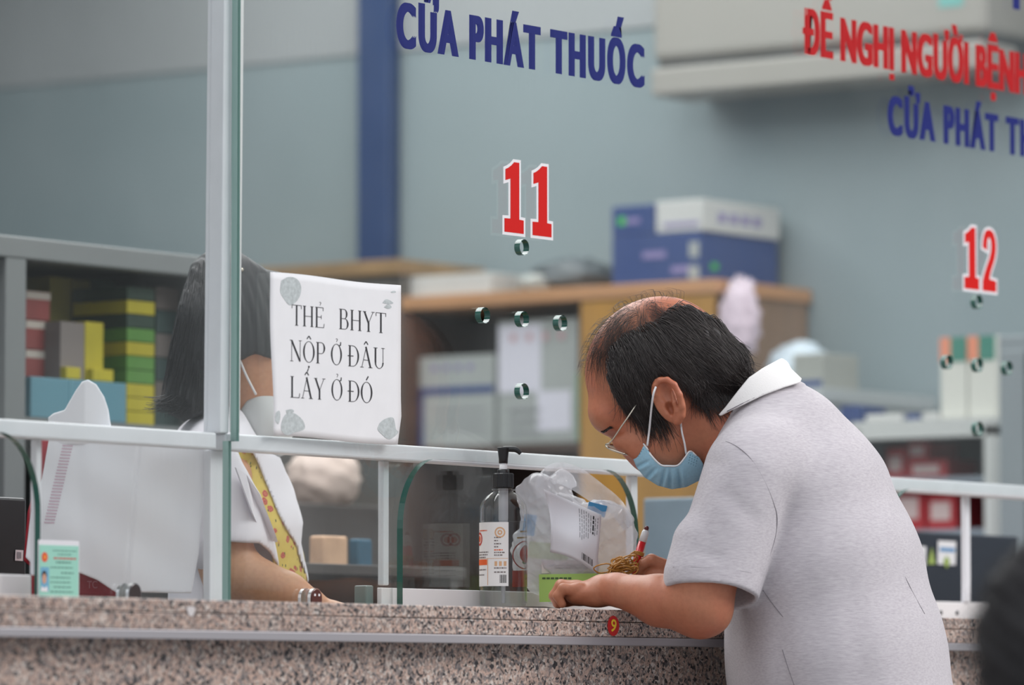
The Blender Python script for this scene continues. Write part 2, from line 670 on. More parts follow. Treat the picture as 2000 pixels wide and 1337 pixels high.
for pxl, pxr, dep in ((749, 760, 0.010), (1233, 1246, 0.010), (1885, 1896, 0.008), (70, 81, 0.010), (410, 436, 0.012)):
    x0, x1 = onY(pxl, 1050, 0.029)[0], onY(pxr, 1050, 0.029)[0]
    box('short_post', (x0, 0.029, 1.034 if pxl != 410 else 1.0005), (x1, 0.029 + dep, 1.2045), ALU, frame, 0.0015)
box('sill', (-0.285, 0.0105, 1.0005), (0.32, 0.0185, 1.030), WHITE, frame, 0.001)
box('sill', (0.33, 0.032, 1.0005), (1.60, 0.058, 1.034), WHITE, frame, 0.002)
box('sill', (-1.9, 0.032, 1.0005), (onY(62, 1140, 0.032)[0], 0.058, 1.034), WHITE, frame, 0.002)
box('bottom_channel', (-0.99, -0.007, 1.0), (-0.27, 0.007, 1.0042), mat('steel channel', (0.5, 0.52, 0.5), 0.3, 0.8), frame)
for x in (1.196, 1.246):
    V, Fc = lathe_data([(0, 0), (0.0035, 0), (0.0035, 0.002), (0, 0.003)], 14)
    obj('screw', [(v[0] + x, 0.032 - v[2], v[1] + 1.0165) for v in V], Fc, mat('screw', (0.12, 0.12, 0.13), 0.4, 0.7), frame)
bm = bmesh.new()
add_box(bm, (-0.302, 0.024, 1.003), (-0.285, 0.045, 1.033), 0.002)
bobj('hatch_stop', bm, mat('grey green plastic', (0.10, 0.16, 0.15), 0.3), frame)

# second pane: the half-open sliding hatch behind the bottle
pz = bmesh.new()
add_box(pz, (-0.275, 0.020, 1.003), (0.012, 0.026, 1.203))
o = bobj('sliding_pane', pz, [PANE2], loc=(-0.13, 0.023, 1.003))
tag(o, 'dusty sliding hatch pane half closed behind the sanitizer bottle', 'glass pane')


# ------------------------------------------------------------------ lettering on the glass
YG = -0.0056


def lettering(name, V2, Fc, m, label, y=YG):
    par = list(range(len(V2)))            # every separate contour lies a hair in front of the one before

    def root(i):
        while par[i] != i:
            par[i] = par[par[i]]
            i = par[i]
        return i
    for f in Fc:
        for q in f[1:]:
            par[root(q)] = root(f[0])
    order = {}
    lay = [order.setdefault(root(i), len(order)) for i in range(len(V2))]
    cx = sum(v[0] for v in V2) / len(V2)
    cz = min(v[1] for v in V2)
    o = obj(name, [(v[0], y - 0.00001 * (lay[i] % 90), v[1]) for i, v in enumerate(V2)], Fc, m, loc=(cx, y, cz))
    return tag(o, label, 'lettering')


def widen(V2, Fc, e=0.0034):
    """broadens the upright strokes of condensed capitals"""
    V, F = [], []
    for k, dx in enumerate((-e, 0.0, e)):
        n = len(V)
        V += [(v[0] + dx, v[1]) for v in V2]
        F += [tuple(i + n for i in f) for f in Fc]
    return V, F


def fat_text(*a):
    return widen(*flat_text(*a))


V2, Fc = fat_text('CỬA PHÁT THUỐC', -0.272, 0.316, 1.7705, 0.0625, 0.024, 1.26)
lettering('window_lettering', V2, Fc, BLUE_V, 'blue capital lettering CỬA PHÁT THUỐC above the red number 11')
V2, Fc = fat_text('CỬA PHÁT THUỐC', 0.989, 1.577, 1.7625, 0.0612, 0.024, 1.26)
lettering('window_lettering', V2, Fc, BLUE_V, 'blue capital lettering CỬA PHÁT THUỐC below the red line')
Va, _ = text_data('ĐỀ NGHỊ NGƯỜI', 0.018, 0.0, 1.08)
Vb, Fb = text_data('ĐỀ NGHI NGƯỜI BỆNH', 0.018, 0.0, 1.08)
Vi, _ = text_data('ĐỀ NGHI', 0.018, 0.0, 1.08)
xi = max(v.x for v in Vi) - 0.06           # dot under the I
nb_ = len(Vb)
Vb += [Vector((xi + dx, -0.13 + dy, 0)) for dx, dy in ((-0.06, -0.055), (0.06, -0.055), (0.06, 0.055), (-0.06, 0.055))]
Fb += [(nb_, nb_ + 1, nb_ + 2, nb_ + 3)]
a0 = min(v.x for v in Va)
wa = max(v.x for v in Va) - a0
sxx = (1.238 - 0.746) / wa
szz = 0.0675 / (CAPH + 0.036)
V2, Fc = widen([((v.x - a0) * sxx + 0.746, (v.y + 0.018) * szz + 1.8645) for v in Vb], Fb)
lettering('window_lettering', V2, Fc, RED_D,
          'red capital lettering ĐỀ NGHỊ NGƯỜI BỆNH at the top right')
a = onY(1975, 18, 0)
V2, Fc = flat_text('I', a[0] - 0.004, a[0] + 0.018, a[2], 0.06, 0.036)
lettering('window_lettering', V2, Fc, BLUE_V, 'lower end of a blue letter stroke in the top right corner')


def offset_poly(p, d):
    n = len(p)
    out = []
    area2 = sum(p[i][0] * p[(i + 1) % n][1] - p[(i + 1) % n][0] * p[i][1] for i in range(n))
    s = 1 if area2 > 0 else -1
    for i in range(n):
        a_, b_, c_ = np.array(p[i - 1]), np.array(p[i]), np.array(p[(i + 1) % n])
        u = (b_ - a_) / np.linalg.norm(b_ - a_)
        v = (c_ - b_) / np.linalg.norm(c_ - b_)
        nu = np.array([u[1], -u[0]]) * s
        nv = np.array([v[1], -v[0]]) * s
        m = nu + nv
        m = m / max(0.5, m.dot(m)) * 2
        out.append(tuple(b_ + m * d))
    return out


ONE = [(0, 0), (1.0, 0), (1.0, 0.19), (0.77, 0.195), (0.77, 1.0), (0.50, 1.0), (0.36, 0.95), (0.2, 0.91), (0.05, 0.885),
       (0.05, 0.73), (0.31, 0.76), (0.31, 0.195), (0, 0.19)]
_t = [(0.04, 0.70), (0.06, 0.80), (0.13, 0.90), (0.24, 0.97), (0.42, 1.0), (0.62, 1.0), (0.80, 0.96), (0.92, 0.87), (0.97, 0.76), (0.95, 0.64),
      (0.88, 0.54), (0.76, 0.44), (0.60, 0.32), (0.50, 0.20), (0.96, 0.18), (0.96, 0.0), (0.02, 0.0), (0.02, 0.14), (0.12, 0.26),
      (0.30, 0.40), (0.48, 0.53), (0.59, 0.64), (0.62, 0.74), (0.59, 0.83), (0.50, 0.875), (0.41, 0.85), (0.37, 0.78), (0.35, 0.66)]
TWO = _t[::-1]


def number(label, glyphs, z0, h, w):
    t = thing('window_number', (glyphs[0][1], YG, z0), label, 'number')
    for g, x0 in glyphs:
        P = [(x0 + p[0] * w, z0 + p[1] * h) for p in g]
        for nm, d, m, y in (('outline', 0.0042, WHITE_V, YG), ('digit', 0.0, RED_V, YG - 0.0004)):
            if d:
                Q, n = offset_poly(P, d), len(P)
                obj(nm, [(q[0], y, q[1]) for q in P + Q], [(i, (i + 1) % n, n + (i + 1) % n, n + i) for i in range(n)], m, t)
            else:
                V, Fc = curve_poly([P], 0.0)
                obj(nm, [(v.x, y, v.y) for v in V], Fc, m, t)


number('red slab number 11 outlined in white on the glass', ((ONE, -0.026), (ONE, 0.041)), 1.5345, 0.100, 0.046)
number('red number 12 outlined in white on the right glass', ((ONE, 1.213), (TWO, 1.268)), 1.5345, 0.100, 0.046)

# ------------------------------------------------------------------ notice on the glass
nx0, nx1, nz0, nz1 = -0.5435, -0.2655, 1.2265, 1.4425
notice = thing('paper_notice', ((nx0 + nx1) / 2, -0.006, nz0), 'white landscape paper notice in black serif capitals stuck on the glass', 'notice')
V, Fc = [], []
NX, NZ = 28, 22


def sheet_y(x, z):
    u, v = (x - nx0) / (nx1 - nx0), (z - nz0) / (nz1 - nz0)
    return -0.0062 - 0.010 * max(0, u - 0.86) ** 1.2 * max(0, 0.3 - v) * 8 - 0.0012 * (1 - math.cos(u * 9)) * 0.4


for j in range(NZ + 1):
    for i in range(NX + 1):
        u, v = i / NX, j / NZ
        x = nx0 + u * (nx1 - nx0) + 0.004 * math.sin(v * 5.2 + 1) * (1 - u) * (1 - u) - 0.004 * (1 - u) * v ** 6
        z = nz0 + v * (nz1 - nz0) - 0.003 * u * (1 - v) + 0.001 * math.sin(u * 7)
        y = sheet_y(nx0 + u * (nx1 - nx0), nz0 + v * (nz1 - nz0))
        if u > 0.9 and v < 0.18:
            x -= 0.010 * (u - 0.9) * 10 * (0.18 - v) / 0.18
        V.append((x, y, z))
for j in range(NZ):
    for i in range(NX):
        k = j * (NX + 1) + i
        Fc.append((k, k + 1, k + NX + 2, k + NX + 1))
sh = obj('sheet', V, Fc, PAPER, notice, True)
md = sh.modifiers.new('thick', 'SOLIDIFY')
md.thickness = 0.0002

# serif capitals drawn with thick and thin strokes
TK, TN = 0.092, 0.026


def st(x0, y0, x1, y1, w):
    d = np.array([x1 - x0, y1 - y0], float)
    d /= np.linalg.norm(d)
    n = np.array([-d[1], d[0]]) * w / 2
    return [(x0 + n[0], y0 + n[1]), (x0 - n[0], y0 - n[1]), (x1 - n[0], y1 - n[1]), (x1 + n[0], y1 + n[1])]


def sv(x, y0=0, y1=1, w=TK, s=0.10, top=True, bot=True):
    q = [st(x, y0, x, y1, w)]
    if top:
        q.append(st(x - s, y1 - TN / 2, x + s, y1 - TN / 2, TN))
    if bot:
        q.append(st(x - s, y0 + TN / 2, x + s, y0 + TN / 2, TN))
    return q


def ell(cx, cy, rx, ry, a0, a1, wk=TK, wn=TN, n=18):
    q = []
    A = np.linspace(math.radians(a0), math.radians(a1), n)
    P = []
    for a_ in A:
        w = wn + (wk - wn) * abs(math.cos(a_)) ** 1.3
        P.append(((cx + (rx + w / 2) * math.cos(a_), cy + (ry + wn / 2) * math.sin(a_)), (cx + (rx - w / 2) * math.cos(a_), cy + (ry - wn / 2) * math.sin(a_))))
    for (o1, i1), (o2, i2) in zip(P, P[1:]):
        q.append([o1, i1, i2, o2])
    return q


def glyph(c):
    hook = lambda x: ell(x, 1.20, 0.045, 0.05, 160, -60, 0.03, 0.02, 8) + [st(x + 0.02, 1.155, x - 0.005, 1.09, 0.022)]
    horn = lambda x: [st(x, 0.93, x + 0.10, 0.96, 0.05), st(x + 0.085, 0.94, x + 0.10, 1.10, 0.055)]
    circf = lambda x: [st(x - 0.12, 1.10, x, 1.25, 0.05), st(x, 1.25, x + 0.12, 1.10, 0.05)]
    if c == 'T':
        return sv(0.31) + [st(0, 0.985, 0.62, 0.985, TN), st(0.015, 1, 0.015, 0.82, 0.03), st(0.605, 1, 0.605, 0.82, 0.03)], 0.62
    if c == 'H':
        return sv(0.12) + sv(0.60) + [st(0.12, 0.5, 0.6, 0.5, TN)], 0.72
    if c in 'EẺ':
        q = sv(0.12) + [st(0.1, 0.985, 0.55, 0.985, TN), st(0.1, 0.015, 0.58, 0.015, TN), st(0.12, 0.52, 0.42, 0.52, TN),
                        st(0.54, 1, 0.54, 0.82, 0.03), st(0.58, 0, 0.61, 0.2, 0.03), st(0.42, 0.42, 0.42, 0.62, 0.03)]
        return q + (hook(0.34) if c == 'Ẻ' else []), 0.62
    if c == 'B':
        return sv(0.12) + [st(0.12, 0.985, 0.34, 0.985, TN), st(0.12, 0.53, 0.36, 0.53, TN), st(0.12, 0.015, 0.36, 0.015, TN)] + \
            ell(0.33, 0.757, 0.15, 0.228, 90, -90) + ell(0.36, 0.272, 0.19, 0.257, 90, -90), 0.62
    if c == 'Y':
        return sv(0.35, 0, 0.45, top=False) + [st(0.10, 0.98, 0.35, 0.42, TK), st(0.62, 0.98, 0.36, 0.44, TN), st(0, 0.985, 0.2, 0.985, TN), st(0.52, 0.985, 0.72, 0.985, TN)], 0.72
    if c == 'N':
        return [st(0.12, 0, 0.12, 1, TN), st(0.62, 0, 0.62, 1, TN), st(0.12, 0.97, 0.61, 0.03, TK), st(0, 0.985, 0.16, 0.985, TN), st(0.03, 0.015, 0.21, 0.015, TN), st(0.53, 0.985, 0.71, 0.985, TN)], 0.72
    if c in 'OỘỞÓ':
        q = ell(0.35, 0.5, 0.30, 0.49, 0, 360, n=34)
        if c == 'Ộ':
            q += circf(0.35) + [st(0.31, -0.2, 0.39, -0.2, 0.10)]
        if c == 'Ở':
            q += hook(0.36) + horn(0.52)
        if c == 'Ó':
            q += [st(0.33, 1.08, 0.45, 1.27, 0.06)]
        return q, 0.70
    if c == 'P':
        return sv(0.12) + [st(0.12, 0.985, 0.34, 0.985, TN), st(0.12, 0.47, 0.34, 0.47, TN)] + ell(0.34, 0.727, 0.18, 0.257, 90, -90), 0.58
    if c == 'Đ':
        return sv(0.12) + [st(0.12, 0.985, 0.3, 0.985, TN), st(0.12, 0.015, 0.3, 0.015, TN), st(-0.02, 0.5, 0.34, 0.5, 0.04)] + ell(0.3, 0.5, 0.34, 0.485, 90, -90), 0.70
    if c in 'ÂẤ':
        q = [st(0.09, 0, 0.36, 0.98, TN), st(0.34, 1, 0.63, 0, TK), st(0.18, 0.36, 0.52, 0.36, TN), st(0, 0.015, 0.2, 0.015, TN), st(0.5, 0.015, 0.74, 0.015, TN)]
        q += circf(0.35)
        if c == 'Ấ':
            q += [st(0.39, 1.27, 0.46, 1.42, 0.05)]
        return q, 0.74
    if c == 'U':
        return [st(0.12, 0.3, 0.12, 1, TK), st(0.58, 0.3, 0.58, 1, TN), st(0, 0.985, 0.24, 0.985, TN), st(0.48, 0.985, 0.68, 0.985, TN)] + \
            ell(0.35, 0.3, 0.23, 0.285, 180, 360, TK * 0.8, TN), 0.70
    if c == 'L':
        return sv(0.12) + [st(0.1, 0.015, 0.55, 0.015, TN), st(0.55, 0, 0.59, 0.22, 0.03)], 0.60
    return [], 0.3


def word(s, pxl, pxr, pyb, cap, y=0.0):
    p0, p1 = onY(pxl, pyb, 0), onY(pxr, pyb, 0)
    x = 0.0
    polys = []
    for c in s:
        q, w = glyph(c)
        polys += [[(p[0] + x, p[1]) for p in P] for P in q]
        x += w + 0.07
    x -= 0.07
    k = (p1[0] - p0[0]) / x
    V, Fc = [], []
    for i, P in enumerate(polys):
        f = []
        for p in P:
            f.append(len(V))
            xx, zz = p0[0] + p[0] * k, p0[2] + p[1] * cap
            V.append((xx, sheet_y(xx, zz) - 0.0004 - 0.00001 * (i % 7), zz))
        Fc.append(tuple(f))
    return V, Fc


for s, l, r, b_, c in (('THẺ', 562, 625, 635, 0.0275), ('BHYT', 654, 746, 642.5, 0.0275),
                       ('NỘP', 558, 627, 705, 0.0285), ('Ở', 638, 660, 712, 0.0285), ('ĐÂU', 672, 744, 715, 0.0285),
                       ('LẤY', 559, 627, 776, 0.0285), ('Ở', 639, 661, 781, 0.0285), ('ĐÓ', 672, 720, 784, 0.0285)):
    V, Fc = word(s, l, r, b_, c)
    obj('printed_word', V, Fc, INK, notice)
GLUE = mat('grey glue smear', (0.46, 0.50, 0.50), 0.6, noise=0.15, nscale=220)
for pts in ([(542, 548), (556, 541), (572, 545), (580, 560), (578, 577), (570, 590), (558, 596), (548, 585), (540, 570)],
            [(739, 592), (745, 585), (752, 586), (760, 592), (752, 594)], [(742, 600), (750, 594), (757, 600), (750, 603)], [(755, 570), (762, 568), (765, 571), (758, 572)],
            [(546, 815), (552, 808), (562, 806), (572, 810), (584, 822), (587, 836), (578, 842), (566, 845), (553, 850), (543, 842), (542, 828)],
            [(531, 806), (538, 802), (540, 815), (536, 828), (530, 820)], [(551, 801), (562, 799), (566, 804), (554, 808)],
            [(734, 826), (744, 818), (758, 815), (762, 825), (764, 838), (768, 845), (752, 858), (738, 848), (730, 838)]):
    P = []
    for x, y in spline(pts + [pts[0]], 4)[:-1]:
        q = onY(x, y, 0)
        P.append((q[0], q[2]))
    V, Fc = curve_poly([P], 0)
    obj('glue_patch', [(v.x, sheet_y(v.x, v.y) - 0.00035, v.y) for v in V], Fc, GLUE, notice)

# ------------------------------------------------------------------ identity card leaning on the glass
c0, c1 = onY(76, 1155, -0.012), onY(153, 1066, -0.012)
card = thing('identity_card', ((c0[0] + c1[0]) / 2, -0.011, 1.0), 'pale green identity card with a portrait propped on the glass', 'card')
X0, X1, Z0, Z1 = c0[0], c1[0], 1.0045, c1[2]
bm = bmesh.new()
add_box(bm, (X0 - 0.001, -0.0118, Z0), (X1 + 0.002, -0.0106, Z1 + 0.006), 0.0004)
bobj('sleeve', bm, mat('clear card sleeve', (0.72, 0.72, 0.75), 0.3), card)
box('card_face', (X0, -0.0126, Z0 + 0.001), (X1, -0.0118, Z1), mat('pale green card', lin((150, 205, 188)), 0.4), card)


def cardpt(u, v):
    return X0 + (X1 - X0) * u, Z0 + (Z1 - Z0) * v


def flat_poly(name, P, y, m, parent):
    V, Fc = curve_poly([P], 0)
    return obj(name, [(v.x, y, v.y) for v in V], Fc, m, parent)


cx_, cz_ = cardpt(0.13, 0.77)
flat_poly('emblem', [(cx_ + 0.0058 * math.cos(t), cz_ + 0.0062 * math.sin(t)) for t in np.linspace(0, 6.2, 24)], -0.0128, mat('red emblem', lin((215, 75, 40)), 0.5), card)
flat_poly('emblem_star', [(cx_ + (0.0038 if k % 2 == 0 else 0.0016) * math.sin(k * math.pi / 5), cz_ + (0.004 if k % 2 == 0 else 0.0017) * math.cos(k * math.pi / 5)) for k in range(10)], -0.0130, mat('gold', lin((225, 150, 60)), 0.5), card)
pa, pb = cardpt(0.03, 0.12), cardpt(0.24, 0.58)
flat_poly('portrait', [(pa[0], pa[1]), (pb[0], pa[1]), (pb[0], pb[1]), (pa[0], pb[1])], -0.0128, mat('photo blue', lin((105, 165, 195)), 0.5), card)
px_, pz_ = cardpt(0.12, 0.36)
flat_poly('portrait_hair', [(px_ + 0.0048 * math.cos(t), pz_ + 0.004 + 0.0062 * math.sin(t)) for t in np.linspace(0, 6.2, 20)], -0.0129, INK, card)
flat_poly('portrait_face', [(px_ + 0.0040 * math.cos(t), pz_ + 0.0064 * math.sin(t)) for t in np.linspace(0, 6.2, 20)], -0.0130, mat('photo skin', lin((195, 150, 125)), 0.5), card)
flat_poly('portrait_shirt', [(px_ - 0.0068, pa[1]), (px_ + 0.0068, pa[1]), (px_ + 0.005, pa[1] + 0.007), (px_, pa[1] + 0.004), (px_ - 0.005, pa[1] + 0.007)], -0.01305, WHITE_V, card)
TXT = mat('faint green print', lin((88, 130, 118)), 0.7)
random.seed(3)
for v, u0, u1, m, h in ((0.90, 0.34, 0.95, TXT, 0.0012), (0.83, 0.46, 0.82, TXT, 0.0012), (0.755, 0.36, 0.93, mat('red print', lin((190, 70, 70)), 0.7), 0.0022), (0.68, 0.42, 0.80, TXT, 0.002),
                        (0.58, 0.28, 0.85, TXT, 0.0014), (0.48, 0.55, 0.88, TXT, 0.0016), (0.39, 0.28, 0.78, TXT, 0.0014), (0.30, 0.28, 0.80, TXT, 0.0014), (0.21, 0.36, 0.8, TXT, 0.0014), (0.12, 0.28, 0.86, TXT, 0.0014)):
    V, Fc = [], []
    u = u0
    while u < u1:
        w = random.uniform(0.03, 0.09)
        a, b = cardpt(u, v), cardpt(min(u + w, u1), v)
        n = len(V)
        V += [(a[0], -0.0128, a[1] - h / 2), (b[0], -0.0128, a[1] - h / 2), (b[0], -0.0128, a[1] + h / 2), (a[0], -0.0128, a[1] + h / 2)]
        Fc.append((n, n + 1, n + 2, n + 3))
        u += w + 0.02
    obj('print_line', V, Fc, m, card)


# ------------------------------------------------------------------ glass clamps
def clamp(px, label, face):
    a = onY(px, 1165, -0.011)
    t = thing('glass_clamp', (a[0], 0, 1.0), label, 'clamp', group='glass clamps on the counter')
    prof = [(-0.0125, 0), (0.0125, 0)] + [(0.0125 * math.cos(s), 0.0135 + 0.0125 * math.sin(s)) for s in np.linspace(0, math.pi, 18)]
    V, Fc = curve_poly([prof], 0.005)
    obj('jaw', [(v.x + a[0], -0.0082 - v.z, v.y + 1.0) for v in V], Fc, CHROME, t)
    V, Fc = curve_poly([prof], 0.005)
    obj('jaw', [(v.x + a[0], 0.0080 - v.z, v.y + 1.0) for v in V], Fc, CHROME, t)
    V, Fc = curve_poly([[(p[0] * 0.84, p[1] * 0.86 + 0.002) for p in prof]], 0.001)
    obj('face_plate', [(v.x + a[0], -0.0113 - v.z, v.y + 1.0) for v in V], Fc, face, t)
    if px > 400:
        for dx in (-0.006, 0.003):
            box('mark', (a[0] + dx, -0.0121, 1.0155), (a[0] + dx + 0.0035, -0.0119, 1.0185), WHITE_V, t)


clamp(264, 'dark chrome clamp gripping the glass under the white bag', mat('dark clamp face', (0.09, 0.075, 0.075), 0.25, 0.6))
clamp(618, 'reddish brown faced chrome clamp gripping the glass right of the nurse', mat('brown clamp face', (0.10, 0.035, 0.03), 0.3, 0.3))

# ------------------------------------------------------------------ round price-like sticker on the slab edge
a = onY(1197, 1221.5, YE)
stk = thing('round_sticker', (a[0], YE - 0.0008, a[2]), 'round red sticker with a yellow 9 on the slab edge', 'sticker')
flat_poly('disc', [(a[0] + 0.0138 * math.cos(t), a[2] + 0.0138 * math.sin(t)) for t in np.linspace(0, 2 * math.pi, 40)[:-1]], YE - 0.0009, mat('sticker red', lin((190, 25, 25)), 0.4), stk)
V2, Fc = flat_text('9', -0.0062, 0.0062, -0.0085, 0.0172, 0.012)
tl = math.radians(-14)
obj('digit', [(a[0] + v[0] * math.cos(tl) - v[1] * math.sin(tl), YE - 0.0012, a[2] + v[0] * math.sin(tl) + v[1] * math.cos(tl)) for v in V2], Fc, mat('sticker yellow', lin((235, 200, 50)), 0.5), stk)

# ------------------------------------------------------------------ sanitizer bottle
bp_ = onY(983, 1192, -0.024)
BX, BY = bp_[0], -0.024
bottle = thing('sanitizer_bottle', (BX, BY, 1.0), 'clear pump bottle of hand sanitizer with black cap on the counter', 'bottle')
R_ = 0.0333
prof = [(0, 0.0015), (0.026, 0.0), (0.031, 0.0015), (0.0331, 0.006), (R_, 0.012), (R_, 0.140), (0.0325, 0.147), (0.0295, 0.154), (0.024, 0.1605),
        (0.018, 0.165), (0.0142, 0.167), (0.0138, 0.1685), (0.0165, 0.169), (0.0165, 0.1705), (0.0125, 0.171), (0.0125, 0.176)]
PET = clear_plastic('clear bottle plastic', (0.94, 0.95, 0.95), 1.0, 0.04)
lathe('body', prof, PET, bottle, 56)
LIQ = clear_plastic('clear gel', (0.90, 0.91, 0.91), 0.5, 0.03)
lathe('gel', [(0, 0.004), (0.030, 0.004), (0.0322, 0.012), (0.0322, 0.1255), (0.0322, 0.1262), (0, 0.1258)], LIQ, bottle, 48)
BLK = mat('pump black', (0.012, 0.012, 0.013), 0.35)
rib = []
V, Fc = [], []
n = 72
for z in (0.172, 0.1735, 0.1915, 0.193):
    for k in range(n):
        r = (0.0147 if k % 2 else 0.0143) - (0.0012 if z in (0.172, 0.193) else 0)
        V.append((r * math.cos(2 * math.pi * k / n), r * math.sin(2 * math.pi * k / n), z))
for i in range(3):
    for k in range(n):
        k2 = (k + 1) % n
        Fc.append((i * n + k, i * n + k2, (i + 1) * n + k2, (i + 1) * n + k))
Fc.append(tuple(range(3 * n, 4 * n)))
obj('cap', V, Fc, BLK, bottle, False, True)
lathe('cap_neck', [(0.0085, 0.192), (0.0085, 0.1975), (0.0072, 0.1985), (0, 0.1985)], BLK, bottle, 30)
lathe('stem', [(0.0055, 0.197), (0.0055, 0.2075), (0, 0.2075)], WHITE, bottle, 24)
head = lathe('pump_head', [(0, 0.207), (0.0062, 0.207), (0.0066, 0.214), (0.0076, 0.222), (0.0082, 0.2262), (0.0088, 0.2280), (0.0080, 0.2292), (0, 0.2295)], BLK, bottle, 30)
c_, s_ = RT[0], RT[1]
sp = [(0.0, 0.2265), (0.008, 0.2268), (0.016, 0.2262), (0.021, 0.2238), (0.0245, 0.2205)]
V, Fc = tube_data([(c_ * u, s_ * u, z) for u, z in spline(sp, 5)], [0.0042] * 8 + [0.0042 - 0.0001 * k for k in range(13)], 12)
obj('spout', V, Fc, BLK, bottle, True, True)
lathe('dip_tube', [(0.0030, 0.012), (0.0030, 0.17)], clear_plastic('tube plastic', (0.8, 0.8, 0.82), 0.8, 0.2, 0.45), bottle, 14)
lathe('pump_chamber', [(0.0062, 0.125), (0.0068, 0.130), (0.0068, 0.172)], clear_plastic('chamber plastic', (0.8, 0.8, 0.82), 0.8, 0.2, 0.5), bottle, 18)


def cyl_patch(name, th0, th1, z0, z1, r, m, parent, n=16):
    """patch on the bottle wall; th = 0 faces the camera, positive to the right"""
    V, Fc = [], []
    for k in range(n + 1):
        th = math.radians(th0 + (th1 - th0) * k / n)
        dx = r * (math.sin(th) * RT[0] - math.cos(th) * FH[0])
        dy = r * (math.sin(th) * RT[1] - math.cos(th) * FH[1])
        V += [(dx, dy, z0), (dx, dy, z1)]
    for k in range(n):
        Fc.append((2 * k, 2 * k + 2, 2 * k + 3, 2 * k + 1))
    return obj(name, V, Fc, m, parent, True, True)


def zb(y):
    return (1193 - y) / 1397.0


lab = cyl_patch('front_label', -118, 12.5, zb(1144), zb(1020), R_ + 0.0003, mat('label white', (0.80, 0.78, 0.76), 0.5), bottle, 24)
RL = R_ + 0.0005
ORG = mat('orange print', lin((225, 95, 40)), 0.6)
PRT = mat('grey label print', lin((120, 110, 108)), 0.7)
TANP = mat('tan print', lin((215, 170, 130)), 0.6)
cyl_patch('print_block', -88, -42, zb(1103), zb(1092), RL, ORG, bottle)
random.seed(8)
for y, a0, a1, m in ((1050, -22, -5, PRT), (1056, -22, -12, PRT), (1062, -22, -4, PRT), (1068, -22, -12, PRT), (1074, -22, 0, ORG), (1079, -22, 4, PRT), (1084, -22, -2, PRT),
                     (1078, -80, -38, PRT), (1083, -80, -40, PRT), (1088, -80, -46, PRT), (1109, -22, 8, PRT), (1117, -22, 6, PRT), (1112, -80, -45, PRT), (1122, -80, -52, PRT), (1036, -75, -42, ORG)):
    a = a0
    while a < a1:
        w = random.uniform(2, 7)
        cyl_patch('print_line', a, min(a + w, a1), zb(y + 1.2), zb(y - 1.2), RL, m, bottle, 2)
        a += w + 1.5
for a0 in (-21, -10, 1):
    cyl_patch('print_icon', a0, a0 + 6.5, zb(1105), zb(1096), RL, TANP, bottle, 2)
for k, (a0, w) in enumerate(((-8, 1.2), (-5.5, 2), (-2.5, 0.8), (-0.5, 1.8), (2.5, 1.2), (5, 2))):
    cyl_patch('barcode_bar', a0, a0 + w, zb(1138), zb(1122), RL, INK, bottle, 1)
cyl_patch('print_rule', -41, -39, zb(1142), zb(1090), RL, TANP, bottle, 1)
cyl_patch('print_rule', -90, 11, zb(1091), zb(1090), RL, TANP, bottle, 8)


def ring_patch(name, thc, zc, r0, r1, m, parent, rr, n=26, sq=1.0):
    V, Fc = [], []
    for k in range(n + 1):
        a = 2 * math.pi * k / n
        for q in (r0, r1):
            th = math.radians(thc) + q * math.cos(a) / R_
            V.append((rr * (math.sin(th) * RT[0] - math.cos(th) * FH[0]), rr * (math.sin(th) * RT[1] - math.cos(th) * FH[1]), zc + sq * q * math.sin(a)))
    for k in range(n):
        Fc.append((2 * k, 2 * k + 2, 2 * k + 3, 2 * k + 1))
    return obj(name, V, Fc, m, parent, True, True)


ring_patch('seal', -8, zb(1040), 0.0055, 0.0075, TANP, bottle, RL)
ring_patch('seal', -8, zb(1040), 0.0015, 0.0035, TANP, bottle, RL)
ring_patch('logo', -76, zb(1052), 0.0065, 0.0095, mat('logo red', lin((190, 55, 40)), 0.6), bottle, RL)
ring_patch('logo', -76, zb(1052), 0.0, 0.0045, ORG, bottle, RL)
# label on the far wall, seen through the gel
BRK = mat('brick red print', lin((178, 62, 44)), 0.6)
cyl_patch('back_label_base', 95, 158, zb(1144), zb(1112), R_ + 0.0003, BRK, bottle)
ring_patch('back_label_motif', 118, zb(1082), 0.0215, 0.0235, BRK, bottle, R_ + 0.0003, 30, 0.85)
ring_patch('back_label_motif', 112, zb(1080), 0.0, 0.0145, BRK, bottle, R_ + 0.0003, 30, 0.85)
ring_patch('back_label_leaf', 118, zb(1096), 0.0, 0.006, mat('leaf green', lin((60, 120, 60)), 0.6), bottle, R_ + 0.0005, 16, 0.5)
for y, a0, a1 in ((1036, 100, 135), (1048, 100, 145)):
    cyl_patch('back_label_line', a0, a1, zb(y + 1.5), zb(y - 1.5), R_ + 0.0003, mat('yellow print', lin((190, 150, 70)), 0.6), bottle, 6)


# ------------------------------------------------------------------ behind the glass: the end wall cabinets
XF = 3.2
WOOD = mat('honey wood', lin((160, 116, 48)), 0.5, noise=0.10, nscale=5, stretch=(4, 4, 0.6))
WOODD = mat('brown wood', lin((132, 106, 86)), 0.5, noise=0.10, nscale=5, stretch=(4, 4, 0.6))
WOODT = mat('orange wood edge', lin((176, 130, 92)), 0.5, noise=0.08, nscale=5)
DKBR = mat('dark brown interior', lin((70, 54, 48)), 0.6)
pts = {k: onX(*q, XF) for k, q in dict(dr=(1400, 556), dl=(1140, 600), sl=(790, 600), top=(1400, 545), l2=(470, 600)).items()}
yr, yd, ysl, yl2 = pts['dr'][1], pts['dl'][1], pts['sl'][1], pts['l2'][1]
ztop = pts['top'][2]
cab = thing('wood_cabinet', (XF + 0.18, (yr + ysl) / 2, 0), 'honey wood cabinet with one closed door and one open bay', 'cabinet')
